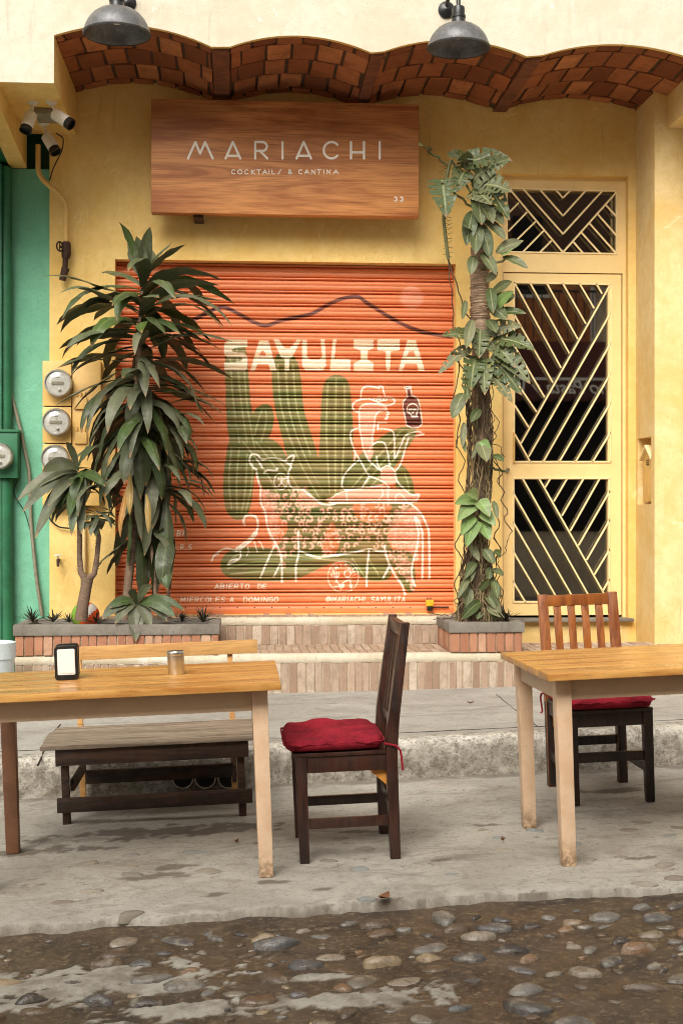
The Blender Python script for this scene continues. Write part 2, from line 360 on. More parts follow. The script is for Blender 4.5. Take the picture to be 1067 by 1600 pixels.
# concrete strip the tables stand on
def concrete(name, c1, c2, c3, sp=.5, stones=True):
    t = NT(name); v = t.mapping()
    a = t.mix(t.ramp(t.noise(v, 1.8, 7, .65, .5), .40, .62), c1, c2)
    a = t.mix(t.ramp(t.noise(t.mapping((1, 2.2, 1)), 3.2, 8, .72, .8), .5, .68, 0, .65), a, c3)
    a = t.mix(t.ramp(t.noise(v, 26, 5, .7), .5, .75, 0, .5), a, sc(c3, .8))
    a = t.mix(t.ramp(t.noise(v, 160, 3, .7), .55, .75, 0, .5), a, sc(c1, .6))
    a = t.mix(t.ramp(t.noise(v, 240, 2, .6), .62, .75, 0, .4), a, sc(c1, 1.35))
    if stones:
        vo = t.n.new('ShaderNodeTexVoronoi'); vo.inputs['Scale'].default_value = 5.5; t.l.new(t.mapping((.62, 1.15, 1)), vo.inputs['Vector'])
        vv = t.noise(v, 9, 4, .6)
        edge = t.math('ADD', vo.outputs[0], t.math('MULTIPLY', vv, .35))
        ring = t.math('MULTIPLY', t.ramp(edge, .36, .42, 1, 0), t.ramp(t.noise(v, 5, 2, .5), .52, .6))
        cc = t.mix(t.ramp(t.noise(v, 12, 5, .7), .4, .6), lin(126, 122, 116), lin(158, 140, 122))
        a = t.mix(t.math('MULTIPLY', ring, .5), a, cc)
        a = t.mix(t.math('MULTIPLY', t.ramp(t.math('ABSOLUTE', t.math('SUBTRACT', edge, .39)), 0, .03, 1, 0), t.ramp(t.noise(v, 7, 3, .6), .53, .62, 0, .6)), a, lin(82, 72, 62))
    a = t.mix(t.ramp(t.noise(t.mapping((.9, 1.6, 1)), 1.6, 6, .7, .6), .54, .66, 0, .45), a, sc(c3, .72))
    a = t.mix(t.ramp(t.noise(t.mapping((1, 2, 1)), 9, 6, .75, 1.0), .63, .67, 0, .75), a, sc(c3, .5))
    a = t.mix(t.ramp(t.noise(t.mapping((1, 2.4, 1)), 22, 4, .7, 1.5), .68, .71, 0, .8), a, sc(c3, .4))
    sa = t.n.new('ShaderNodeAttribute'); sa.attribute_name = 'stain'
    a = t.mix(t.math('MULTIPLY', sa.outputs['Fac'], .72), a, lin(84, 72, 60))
    a = t.mix(t.ramp(t.noise(v, 48, 4, .75), .54, .7, 0, .6), a, sc(c3, .62))
    h = t.noise(v, 45, 6, .75); h2 = t.noise(v, 8, 5, .6)
    return t.out(a, .9, t.bump(h, .7, .006, t.bump(h2, .4, .015)), spec=.3)
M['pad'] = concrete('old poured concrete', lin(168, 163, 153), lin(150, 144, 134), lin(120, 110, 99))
M['walk'] = concrete('grey sidewalk concrete', lin(164, 160, 152), lin(150, 145, 137), lin(128, 122, 113), stones=False)
def grid(x0, x1, nx, yf, nyl, zf):
    vs, fs = [], []
    for i in range(nx + 1):
        x = x0 + (x1 - x0) * i / nx
        ys = yf(x)
        for j in range(nyl + 1):
            y = ys[0] + (ys[1] - ys[0]) * j / nyl; vs.append((x, y, zf(x, y, j)))
    for i in range(nx):
        for j in range(nyl):
            a = i * (nyl + 1) + j; fs.append((a, a + nyl + 1, a + nyl + 2, a + 1))
    return vs, fs
STN = [(G(240, 1368), .20, .05), (G(275, 1355), .09, .035), (G(430, 1378), .07, .025), (G(600, 1404), .06, .02), (G(55, 1382), .06, .02), (G(330, 1398), .08, .025), (G(500, 1390), .05, .02),
       (G(960, 1235), .16, .06), (G(250, 1300), .5, .12), (G(40, 1330), .3, .07), (G(760, 1290), .09, .03), (G(1000, 1340), .08, .02), (G(690, 1345), .05, .02), (G(560, 1300), .12, .03), (G(820, 1395), .1, .02)]
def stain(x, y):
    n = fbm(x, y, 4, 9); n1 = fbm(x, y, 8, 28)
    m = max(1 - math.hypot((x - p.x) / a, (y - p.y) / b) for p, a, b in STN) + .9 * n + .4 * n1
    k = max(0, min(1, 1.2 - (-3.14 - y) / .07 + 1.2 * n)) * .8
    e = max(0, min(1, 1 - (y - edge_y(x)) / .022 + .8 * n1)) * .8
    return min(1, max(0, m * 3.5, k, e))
mb = MB()
def zpad(x, y, j):
    e = max(0, 1 - (y - edge_y(x)) / .05)
    return gz(x) + .006 * fbm(x, y, 1, 1.5) + .002 * fbm(x, y, 5, 9) - .014 * e * e - (.05 if j == 0 else 0)
vs, fs = grid(-4, 5, 760, lambda x: (edge_y(x), -3.05), 170, zpad); mb.add(vs, fs)
pad = tag(mb.build('pavement', M['pad'], smooth=60), kind='structure')
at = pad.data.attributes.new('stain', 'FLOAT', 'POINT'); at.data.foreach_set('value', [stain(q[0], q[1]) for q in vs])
# road with mud, cement patches baked as wear colour
PATCH = [(G(70, 1540, -.03), 1.0, .30), (G(300, 1575, -.03), .62, .13), (G(560, 1560, -.03), .42, .14), (G(500, 1525, -.03), .14, .05), (G(150, 1515, -.03), .3, .08)]
xs = np.linspace(-3.6, 4.6, 700); ys = np.linspace(-7.9, -5.25, 260)
vs = []; colr = []
PC = [(p.x, p.y, a, b) for p, a, b in PATCH]
for x in xs:
    for y in ys:
        n1 = fbm(x, y, 2, 2.2); n2 = fbm(x, y, 7, 9)
        m = max(1 - math.hypot((x - px) / a * 1.9, (y - py) / b * 1.9) for px, py, a, b in PC) + 1.0 * n2 + .5 * n1 + .5 * fbm(x, y, 11, 26)
        m = min(1, max(0, m * 12))
        zz = gz(x) - .034 + .012 * n1 + .004 * n2 + .003 * m
        vs.append((x, y, zz)); colr.append(m)
nx_, ny_ = len(xs), len(ys)
fs = [(i * ny_ + j, (i + 1) * ny_ + j, (i + 1) * ny_ + j + 1, i * ny_ + j + 1) for i in range(nx_ - 1) for j in range(ny_ - 1)]
def roadmat():
    t = NT('wet muddy cobble street'); v = t.mapping()
    at = t.n.new('ShaderNodeAttribute'); at.attribute_name = 'patch'
    a = t.mix(t.ramp(t.noise(v, 4, 7, .7, .5), .35, .66), lin(84, 66, 47), lin(48, 37, 27))
    a = t.mix(t.ramp(t.noise(v, 40, 5, .7), .5, .7, 0, .8), a, lin(132, 112, 86))
    a = t.mix(t.ramp(t.noise(v, 170, 3, .7), .62, .72, 0, .8), a, lin(160, 146, 122))
    cm = t.mix(t.ramp(t.noise(v, 7, 6, .7), .4, .65), lin(160, 155, 144), lin(118, 108, 96))
    cm = t.mix(t.ramp(t.noise(v, 150, 3, .7), .55, .75, 0, .5), cm, lin(110, 100, 90))
    a = t.mix(at.outputs['Fac'], a, cm)
    r = t.ramp(t.noise(v, 3.5, 4, .6), .4, .6, .22, .65)
    rr = t.math('MAXIMUM', r, t.math('MULTIPLY', at.outputs['Fac'], .85))
    h = t.noise(v, 60, 6, .8); h2 = t.noise(v, 20, 5, .65)
    return t.out(a, rr, t.bump(h, .9, .008, t.bump(h2, .6, .014)), spec=.6)
M['road'] = roadmat()
mb = MB(); mb.add(vs, fs)
road = tag(mb.build('road', M['road'], smooth=80), kind='structure')
at = road.data.attributes.new('patch', 'FLOAT', 'POINT'); at.data.foreach_set('value', colr)
mb = MB(); mb.add([(-30, -40, -.2), (30, -40, -.2), (30, -5.3, -.16), (-30, -5.3, -.16)], [(0, 1, 2, 3)])
tag(mb.build('road', M['ground']), kind='structure')
# river stones set in the road
def stonemat():
    t = NT('wet river stone'); v = t.mapping(); r = t.rand()
    cr = t.n.new('ShaderNodeValToRGB'); e = cr.color_ramp; e.interpolation = 'CONSTANT'
    cols = [lin(74, 72, 70), lin(112, 104, 92), lin(128, 98, 72), lin(92, 92, 92), lin(150, 130, 102), lin(52, 46, 42), lin(116, 112, 106), lin(98, 76, 56), lin(78, 76, 76), lin(92, 74, 56), lin(140, 128, 112), lin(84, 68, 52)]
    while len(e.elements) < len(cols): e.elements.new(.5)
    for i, c in enumerate(cols): e.elements[i].position = i / len(cols); e.elements[i].color = c
    t.l.new(r, cr.inputs[0])
    a = t.mix(t.ramp(t.noise(v, 30, 6, .7, .5), .45, .7, 0, .75), cr.outputs[0], lin(74, 62, 50))
    a = t.mix(t.ramp(t.noise(v, 12, 4, .6), .5, .7, 0, .6), a, lin(168, 158, 140))
    a = t.mix(.22, a, lin(60, 46, 34))
    return t.out(a, t.ramp(t.noise(v, 14, 3, .6), .35, .65, .12, .4), t.bump(t.noise(v, 45, 5, .7), .6, .008), spec=.6)
M['stone'] = stonemat()
def stone(mb, x, y, z, a, b, c, rot, seed):
    n, k = 14, 6; o = len(mb.v); ca, sa = math.cos(rot), math.sin(rot)
    vs = []
    for i in range(1, k):
        ph = math.pi / 2 * i / (k - 1)
        for j in range(n):
            q = 2 * math.pi * j / n
            d = Vector((math.cos(q) * math.sin(ph), math.sin(q) * math.sin(ph), math.cos(ph)))
            rr = 1 + .32 * noise.noise(d * 1.1 + Vector((seed, 0, 0))) + .10 * noise.noise(d * 3 + Vector((0, seed, 0)))
            px, py, pz = d.x * a * rr, d.y * b * rr, (d.z ** .8 if d.z > 0 else 0) * c * rr
            vs.append((x + px * ca - py * sa, y + px * sa + py * ca, z + pz - (.02 if i == k - 1 else 0)))
    top = (x, y, z + c * (1 + .3 * noise.noise(Vector((seed, 0, 1.1)))))
    vs.append(top); T = len(vs) - 1
    fs = [(T, j, (j + 1) % n) for j in range(n)]
    for i in range(k - 2):
        for j in range(n): fs.append((i * n + j, (i + 1) * n + j, (i + 1) * n + (j + 1) % n, i * n + (j + 1) % n))
    mb.add(vs, fs)
mb = MB(); rs = random.Random(3); placed = []
tries = 0
while len(placed) < 1050 and tries < 46000:
    tries += 1
    x, y = rs.uniform(-2.6, 3.6), rs.uniform(-7.6, -5.40)
    a = rs.choice([.010, .014, .022, .03, .038, .046, .052, .06, .068]) * (1 if tries > 1500 else 1.1) * rs.uniform(.8, 1.15)
    if any(math.hypot(x - p[0], (y - p[1]) * 1.5) < (a + p[2]) * 1.0 + .003 for p in placed): continue
    inp = max(1 - math.hypot((x - px) / aa * 1.9, (y - py) / bb * 1.9) for px, py, aa, bb in PC)
    if inp > .1 and rs.random() < .6: continue
    placed.append((x, y, a))
    stone(mb, x, y, gz(x) - .038, a, a * rs.uniform(.42, .68), a * rs.uniform(.18, .48) + .004, rs.gauss(0, .4), rs.uniform(0, 99))
stones = mb.build('cobblestones', M['stone'], smooth=80)
tag(stones, 'rounded wet river stones set in the brown mud of the street', 'cobblestones', kind='stuff')
# stones almost flush in the concrete strip
mb = MB(); pl = []
while len(pl) < 60:
    x, y = rs.uniform(-1.6, 2.6), rs.uniform(-5.3, -4.3)
    a = rs.uniform(.03, .062)
    if any(math.hypot(x - p[0], y - p[1]) < .13 for p in pl): continue
    pl.append((x, y)); stone(mb, x, y, gz(x) - .004, a, a * rs.uniform(.4, .6), rs.uniform(.010, .016), rs.gauss(0, .3), rs.uniform(0, 99))
M['pstone'] = island('worn flush stone', lin(150, 142, 128), lin(118, 106, 94), lin(128, 130, 128), .8, .7, 40, .6)
tag(mb.build('pavement_stones', M['pstone'], smooth=80), 'worn stones lying almost flush in the pale concrete strip', 'stones', kind='stuff')
# kerb + sidewalk
def walkz(x, y):
    t = (y + 3.1) / 2.14; t = min(1, max(0, t)); return (1 - t) * (gz(x) + .2) + t * (.195 + .017 * x)
KY = lambda x: -3.12 + .012 * fbm(x, 1, 0, 1.3)
def kerbmat():
    t = NT('rough worn kerb concrete'); v = t.mapping()
    a = t.mix(t.ramp(t.noise(v, 18, 8, .85), .38, .64), lin(122, 112, 100), lin(186, 179, 166))
    a = t.mix(t.ramp(t.noise(v, 70, 5, .8), .56, .66, 0, .7), a, lin(84, 74, 64))
    a = t.mix(t.ramp(t.noise(v, 5, 5, .7), .5, .72, 0, .7), a, lin(112, 102, 90))
    wa = t.n.new('ShaderNodeAttribute'); wa.attribute_name = 'wear'
    a = t.mix(t.math('MULTIPLY', wa.outputs['Fac'], t.ramp(t.noise(v, 40, 5, .8), .40, .56)), a, lin(214, 208, 196))
    return t.out(a, .95, t.bump(t.noise(v, 70, 6, .8), 1.0, .012, t.bump(t.noise(v, 14, 4, .7), .6, .02)), spec=.2)
M['kerb'] = kerbmat()
mb = MB(); N = 600; prof = []
vs, fs = [], []
for i in range(N + 1):
    x = -4 + 9 * i / N
    row = [(0, -.02), (.004, .05), (.0, .10), (.004, .15), (.010, .185), (.03, .2), (.08, .203), (.15, .202)]
    for k, (dy, dz) in enumerate(row):
        jy = .010 * noise.noise(Vector((x * 22, k * .8, 0))) + .006 * noise.noise(Vector((x * 60, k * 2, 4)))
        jz = .006 * noise.noise(Vector((x * 14, k, 8))) if 2 < k < 6 else 0
        vs.append((x, KY(x) + dy + (jy if k < 6 else 0), gz(x) + dz + jz))
for i in range(N):
    for k in range(7): a = i * 8 + k; fs.append((a, a + 8, a + 9, a + 1))
mb.add(vs, fs); kb = tag(mb.build('kerb', M['kerb'], smooth=70), kind='structure')
wr = []
for i in range(N + 1):
    x = -4 + 9 * i / N
    for k in range(8): wr.append(max(0, min(1, (0, 0, .05, .35, .9, 1, .7, .1)[k] + .9 * fbm(x, k * .05, 2, 11))) if k else 0)
at = kb.data.attributes.new('wear', 'FLOAT', 'POINT'); at.data.foreach_set('value', wr)
mb = MB(); vs, fs = grid(-4, 5, 300, lambda x: (KY(x) + .145, .025), 110, lambda x, y, j: walkz(x, y) + .003 * fbm(x, y, 3, 2) - (.004 if abs((y + 1.95) - .04 * math.sin(x * 3)) < .0 else 0))
mb.add(vs, fs); tag(mb.build('sidewalk', M['walk'], smooth=60), kind='structure')
mb = MB()       # cracks and joint lines of the sidewalk, dark filler strips
def crack(pts, r):
    q = [Vector((p[0], p[1], walkz(p[0], p[1]) - r * .35)) for p in pts]; mb.tube(q, r, 5)
def gw(u, v): p = G(u, v, .205, .02); return (p.x, p.y)
crack([gw(95, 1128), gw(75, 1150), gw(66, 1176), gw(60, 1188)], .006)
crack([gw(775, 1083), gw(800, 1107), gw(838, 1139)], .004)
crack([(x, -2.86 + .012 * fbm(x, 0, 0, 3)) for x in np.linspace(-3.5, 4.5, 90)], .0035)
tag(mb.build('sidewalk_cracks', M['soil']), kind='structure')

M['litter'] = simple('brown dry leaf litter', lin(120, 78, 46), .8, vs=30, vk=.4)
for i, (u, v, lab) in enumerate(((600, 1405, 'small curled brown leaf on the concrete strip before the chair'), (1010, 1216, 'tiny dark leaf right of the golden backed chair'), (735, 1100, 'tiny brown leaf on the sidewalk by the steps'), (370, 1318, 'tiny dark leaf between the bench and the left table leg'), (785, 1315, 'tiny dark leaf before the bare table legs'))):
    zb = .2 if v < 1120 else 0.0
    p = G(u, v, zb + .004, SL if zb == 0 else .02)
    mb = MB(); n = 7; a0 = random.uniform(0, 3.1); L_ = random.uniform(.03, .055) if i else .075
    vs = []
    for k in range(n):
        t_ = k / (n - 1); w_ = L_ * .28 * math.sin(math.pi * min(1, t_ * .9 + .08))
        for q_ in (-1, 0, 1):
            lx, ly = (t_ - .5) * L_, q_ * w_; vs.append((p.x + lx * math.cos(a0) - ly * math.sin(a0), p.y + lx * math.sin(a0) + ly * math.cos(a0), p.z + .005 + abs(q_) * .006 + .010 * (t_ - .5) ** 2 * 4))
    mb.add(vs, [(k * 3 + j, k * 3 + 3 + j, k * 3 + 4 + j, k * 3 + 1 + j) for k in range(n - 1) for j in (0, 1)])
    o = mb.build('dry_leaf', M['litter'], smooth=80); o.data.transform(Matrix.Translation(-p)); o.location = p; tag(o, lab, 'leaf', 'dry leaves on the ground')

# ---------------------------------------------------------------- yellow building
XL, XR = X(78), 3.0
PILY = -.47
bld = thing('yellow_building', 'yellow plastered cantina front with cream fascia and roller shutter', 'building', (0.8, 0, .2))
SX0, SX1, SZT, SZB = X(180), X(712), Z(408, 0), .655
DX0, DX1, DZT, DZB = X(783), X(981), Z(273, 0, 880), Z(963, .05, 880)
def wall_cells(mb, xs, zs, holes, y0, y1):
    for i in range(len(xs) - 1):
        for j in range(len(zs) - 1):
            cx, cz = (xs[i] + xs[i + 1]) / 2, (zs[j] + zs[j + 1]) / 2
            if any(a < cx < b and c < cz < d for a, b, c, d in holes): continue
            mb.box((xs[i], y0, zs[j]), (xs[i + 1], y1, zs[j + 1]))
def weld_outer(o):
    bm = bmesh.new(); bm.from_mesh(o.data); bmesh.ops.remove_doubles(bm, verts=bm.verts, dist=1e-4)
    # drop inner faces shared by two boxes
    seen = {}
    for f in bm.faces: seen.setdefault(tuple(sorted(v.index for v in f.verts)), []).append(f)
    bm.verts.ensure_lookup_table()
    kill = [f for l in seen.values() if len(l) > 1 for f in l]
    bmesh.ops.delete(bm, geom=kill, context='FACES')
    bm.to_mesh(o.data); bm.free(); return o
mb = MB()
holes = [(SX0, SX1, SZB, SZT), (DX0, DX1, .46, DZT)]
wall_cells(mb, [XL, SX0, SX1, DX0, DX1, 3.2], [.0, .46, SZB, SZT, DZT, 4.7], holes, 0, .35)
wall = weld_outer(mb.build('wall', M['yellow'], bld))
# fascia with its scalloped lower edge
def quad3(p, q, r):
    def f(x):
        return (p[1] * (x - q[0]) * (x - r[0]) / ((p[0] - q[0]) * (p[0] - r[0])) + q[1] * (x - p[0]) * (x - r[0]) / ((q[0] - p[0]) * (q[0] - r[0]))
                + r[1] * (x - p[0]) * (x - q[0]) / ((r[0] - p[0]) * (r[0] - q[0])))
    return f
FY = -1.22; FT = .035
def fp(u, v): p = W(u, v, FY); return (p.x, p.z)
ARC = []
for a, b, c in (((85, 55), (215, 40), (331, 73)), ((359, 73), (465, 55.5), (580, 82)), ((600, 80), (702, 62), (823, 88)), ((847, 86), (950, 69), (1082, 92))):
    A, B, Cc = fp(*a), fp(*b), fp(*c); ARC.append((A[0], Cc[0], quad3(A, B, Cc)))
ARC[3] = (ARC[3][0], 3.0 + (X(1042, PILY) - X(1022, PILY)), ARC[3][2])
zval = 4.433; zbl = fp(85, 130)[1]; XB = ARC[0][0]; XCB = ARC[3][1]
low = [(-4.5, zbl), (XB, zbl)]
for k, (a, b, f) in enumerate(ARC):
    low += [(a + (b - a) * i / 18, f(a + (b - a) * i / 18)) for i in range(19)]
zcb = Z(200, PILY, 1042)
low += [(XCB, zcb + .005), (6.5, zcb + .005)]
mb = MB()
n = len(low); ZT = 6.6
vs = [(x, FY, z) for x, z in low] + [(x, FY, ZT) for x, z in low] + [(x, FY + FT, z) for x, z in low] + [(x, FY + FT, ZT) for x, z in low]
fs = []; ms = []
for i in range(n - 1):
    fs.append((i, i + 1, n + i + 1, n + i)); ms.append(0)
    fs.append((2 * n + i, 3 * n + i, 3 * n + i + 1, 2 * n + i + 1)); ms.append(0)
    fs.append((i, 2 * n + i, 2 * n + i + 1, i + 1)); ms.append(1)
    fs.append((n + i, n + i + 1, 3 * n + i + 1, 3 * n + i)); ms.append(0)
o = len(mb.v); mb.v += vs; mb.f += fs; mb.m += ms
fascia = mb.build('fascia', [M['cream'], M['yellow']], bld)
# left and right carrying beams under the fascia
mb = MB(); x0 = X(42, 0)
mb.box((x0 - .12, FY + FT, zbl), (XB, 0.0, 4.72)); mb.build('side_beam', M['yellow'], bld)
mb = MB()
mb.add([(x0 - .12, FY + FT, 4.05), (x0, FY + FT, 4.05), (x0, FY + FT, zbl - .002), (x0 - .12, FY + FT, zbl - .002),
        (x0 - .12, .02, Z(262, 0, 42)), (x0, .02, Z(262, 0, 42)), (x0, .02, zbl - .002), (x0 - .12, .02, zbl - .002)],
       [(0, 1, 2, 3), (7, 6, 5, 4), (0, 4, 5, 1), (1, 5, 6, 2), (2, 6, 7, 3), (3, 7, 4, 0)])
mb.build('beam_fin', M['yellow'], bld)
mb = MB(); mb.box((XCB, FY + FT, zcb), (6.5, PILY - .002, 4.72)); mb.build('corner_beam', M['yellow2'], bld)
# roof slab over the vaults, unseen and added to block light; wall above
mb = MB(); mb.box((-4.5, FY + FT, 4.75), (6.5, .4, 4.95)); mb.build('roof', M['cream'], bld)
# pilaster with a niche in its side
NZ0, NZ1 = Z(788, -.2, 1003), Z(684, -.2, 1003); NY0, NY1 = -.39, -.05
PX = XR
mb = MB()
mb.box((PX, PILY, -.1), (6.5, NY0, 4.74)); mb.box((PX, NY1, -.1), (3.3, .36, 4.74))
mb.box((PX, NY0, -.1), (3.3, NY1, NZ0)); mb.box((PX, NY0, NZ1), (3.3, NY1, 4.74)); mb.box((PX + .11, NY0, NZ0), (3.3, NY1, NZ1))
weld_outer(mb.build('pilaster', M['yellow2'], bld))
M['beamb'] = simple('brown plastered beam', lin(122, 72, 46), .9, vs=9, vk=.45, bumpk=.6, bs=40)
# brick vaults
YB0, YB1 = FY + FT + .002, -.002
for k, (a, b, f) in enumerate(ARC):
    mb = MB(); n = 28
    for i in range(n):
        xa, xb = a + (b - a) * i / n, a + (b - a) * (i + 1) / n
        mb.add([(xa, YB0, f(xa) + .012), (xb, YB0, f(xb) + .012), (xb, YB1, f(xb) + .012), (xa, YB1, f(xa) + .012)], [(0, 3, 2, 1)])
    v_ = mb.build('vault', M['mortar'], bld)
    mb = MB(); bw, bd, g = .150, .295, .018; rb = random.Random(20 + k)
    y = YB0 - .19; row = 0
    while y < YB1:
        x = a - rb.uniform(0, .12) - (bw / 2 if row % 2 else 0)
        while x < b:
            ww = bw * rb.uniform(.92, 1.08)
            xa, xb = max(a + .004, x), min(b - .004, x + ww); ya, yb = max(YB0, y), min(YB1 - .004, y + bd)
            if xb - xa > .02 and yb - ya > .02:
                j = [rb.uniform(-.007, .007) for _ in range(8)]; dz = rb.uniform(-.006, .003)
                vs = []
                for q, (px, py) in enumerate(((xa + j[0], ya + j[1]), (xb + j[2], ya + j[3]), (xb + j[4], yb + j[5]), (xa + j[6], yb + j[7]))):
                    px = min(max(px, a), b); py = min(max(py, YB0), YB1); vs.append((px, py, f(px) + dz))
                vs += [(q[0], q[1], f(q[0]) + .011) for q in vs]
                mb.add(vs, [(0, 1, 2, 3), (0, 4, 5, 1), (1, 5, 6, 2), (2, 6, 7, 3), (3, 7, 4, 0)])
            x += ww + g
        y += bd + g; row += 1
    mb.build('vault_bricks', M['vbrick'], v_, bevel=.003, segs=1)
    if k < 3:
        x1 = b; x2 = ARC[k + 1][0]; zb = min(f(b), ARC[k + 1][2](x2)) - .004
        mb = MB(); mb.box((x1 + .001, YB0, zb - .012), (x2 - .001, YB1, 4.74)); mb.build('vault_beam', M['beamb'], bld, bevel=.006)
# ---- door and transom
def barset(mb, segs, to, w=.0138, d=.010):
    for (a, b) in segs:
        p, q = to(a), to(b); mb.beam(p, q, d, w, Vector((0, 1, 0)))
DY = .075
frame = MB()
fz = lambda v, u=880: W(u, v, DY).z
fx = lambda u: W(u, 800, DY).x
TX0, TX1, TZ1, TZ0 = fx(793), fx(963), fz(297), fz(394)
LX0, LX1, LZ1, LZ0 = fx(786), fx(972), fz(426), DZB
def framebox(mb, x0, x1, z0, z1, hs, y0, y1):
    xs = sorted({x0, x1, *[h[0] for h in hs], *[h[1] for h in hs]}); zs = sorted({z0, z1, *[h[2] for h in hs], *[h[3] for h in hs]})
    wall_cells(mb, xs, zs, hs, y0, y1)
framebox(frame, DX0, DX1, DZB - .02, DZT, [(TX0, TX1, TZ0, TZ1), (LX0, LX1, DZB - .05, LZ1)], DY, DY + .08)
fr = weld_outer(frame.build('door_frame', M['ypaint'], bld))
door = MB()
UX0, UX1 = fx(804), fx(950); UZ1, UZ0 = fz(443), fz(722); DZ1, DZ0 = fz(749), fz(941)
framebox(door, LX0 + .006, LX1 - .006, LZ0 + .006, LZ1 - .006, [(UX0, UX1, UZ0, UZ1), (UX0, UX1, DZ0, DZ1)], DY + .012, DY + .06)
dr = weld_outer(door.build('door', M['ypaint'], bld))
g = MB(); g.box((UX0 - .01, DY + .044, DZ0 - .01), (UX1 + .01, DY + .048, UZ1 + .01)); g.build('door_glass', M['glass'], dr)
g = MB(); g.box((TX0 - .0, DY + .044, TZ0 - .0), (TX1 + .0, DY + .048, TZ1 + .0)); g.build('transom_glass', M['glass'], fr)
def T1(p): return W(780 + p[0] / 5.08, 270 + p[1] / 5.08, DY - .002)
def T2(p): return W(780 + p[0] / 5.0, 420 + p[1] / 5.0, DY + .008)
def T3(p): return W(780 + p[0] / 5.08, 700 + p[1] / 5.08, DY + .008)
mb = MB()
segs = [((435, 122), (503, 200)), ((503, 200), (570, 130)), ((310, 122), (503, 342)), ((503, 342), (692, 132)), ((180, 118), (503, 486)), ((503, 486), (820, 138)),
        ((72, 120), (503, 632)), ((503, 632), (932, 148)), ((70, 320), (152, 238)), ((70, 465), (218, 312)), ((130, 540), (285, 388)), ((182, 632), (350, 460)), ((320, 632), (412, 540)),
        ((845, 258), (935, 358)), ((780, 330), (932, 505)), ((712, 400), (925, 640)), ((650, 475), (805, 648)), ((582, 545), (668, 645))]
barset(mb, segs, T1)
for a, b in (((68, 122), (935, 146)), ((68, 628), (935, 645)), ((928, 140), (928, 648))): mb.beam(T1(a), T1(b), .012, .012, Vector((0, 1, 0)))
mb.build('transom_grille', M['ybar'], fr, bevel=.002, segs=1)
mb = MB()
segs = [((865, 122), (168, 1365)), ((750, 108), (800, 195)), ((620, 108), (738, 310)), ((490, 108), (673, 430)), ((366, 108), (610, 550)), ((236, 106), (545, 662)), ((115, 106), (480, 775)),
        ((108, 345), (416, 890)), ((108, 590), (352, 1005)), ((125, 1075 - 200), (290, 1120)), ((118, 1065), (228, 1240)), ((118, 1290), (240, 1510)),
        ((868, 342), (228, 1468)), ((868, 580), (340, 1510)), ((868, 815), (465, 1510)), ((868, 1045), (590, 1512)), ((868, 1275), (722, 1515))]
barset(mb, segs, T2)
for a, b in (((105, 106), (868, 122)), ((105, 1508), (870, 1508)), ((113, 100), (113, 1508)), ((868, 118), (866, 1512))): mb.beam(T2(a), T2(b), .010, .014, Vector((0, 1, 0)))
mb.build('upper_grille', M['ybar'], dr, bevel=.002, segs=1)
mb = MB()
segs = [((312, 240), (825, 1150)), ((182, 240), (700, 1160)), ((105, 350), (572, 1170)), ((105, 583), (440, 1165)), ((105, 815), (345, 1225)), ((102, 1052), (208, 1228)),
        ((405, 240), (360, 315)), ((538, 240), (430, 425)), ((668, 240), (495, 538)), ((795, 240), (560, 660)), ((880, 330), (625, 775)), ((878, 562), (690, 890)), ((876, 798), (752, 1005)), ((876, 1035), (815, 1140)),
        ((825, 1150), (862, 1222)), ((700, 1160), (738, 1225)), ((572, 1170), (604, 1225)), ((440, 1165), (474, 1225))]
barset(mb, segs, T3)
for a, b in (((102, 238), (878, 240)), ((102, 1222), (870, 1225)), ((108, 238), (108, 1222)), ((872, 238), (868, 1225))): mb.beam(T3(a), T3(b), .010, .014, Vector((0, 1, 0)))
mb.build('lower_grille', M['ybar'], dr, bevel=.002, segs=1)
# handle rod and lock
mb = MB(); p0, p1 = W(803, 676, DY - .02), W(803, 722, DY - .02)
mb.tube([p0 + Vector((0, .03, 0)), p0, p1, p1 + Vector((0, .03, 0))], .006, 8); mb.build('handle', M['ybox'], dr, smooth=True)
mb = MB(); c = W(793, 734, DY - .01); mb.lathe([(0, -.02), (.013, -.018), (.016, 0), (.012, .015)], Matrix.Translation(c) @ Matrix.Rotation(R(90), 4, 'X'), 14); mb.build('lock', M['steel'], dr, smooth=True)
# threshold
mb = MB(); mb.box((DX0 - .02, -.06, DZB - .035), (DX1 + .03, .36, DZB - .012)); mb.build('threshold', M['rim'], bld, bevel=.004)
mb = MB(); mb.box((DX0, -.001, .0), (DX1, .35, DZB - .036)); mb.build('wall_base', M['yellow2'], bld)
# room behind the glass
mb = MB()
x0, x1, y0, y1, z0, z1 = SX1 + .12, 3.6, .36, 3.2, .6, 4.2
mb.add([(x0, y0, z0), (x1, y0, z0), (x1, y1, z0), (x0, y1, z0), (x0, y0, z1), (x1, y0, z1), (x1, y1, z1), (x0, y1, z1)], [(0, 1, 2, 3), (7, 6, 5, 4), (3, 2, 6, 7), (0, 3, 7, 4), (1, 5, 6, 2)])
M['room'] = simple('dim room plaster', (.3, .26, .22, 1), .9)
mb.build('room', M['room'], bld)
mb = MB(); vs = []; n = 50
cx0, cx1 = fx(912) + .0, fx(975) + .25
for i in range(n + 1):
    x = cx0 + (cx1 - cx0) * i / n; yy = .45 + .035 * math.sin(i * 1.15) + .01 * math.sin(i * 2.7)
    vs += [(x, yy, DZB), (x + .01 * math.sin(i), yy, fz(300))]
mb.add(vs, [(2 * i, 2 * i + 2, 2 * i + 3, 2 * i + 1) for i in range(n)])
M['curtain'] = simple('grey curtain', (.6, .56, .5, 1), .9)
mb.build('curtain', M['curtain'], bld, smooth=80)
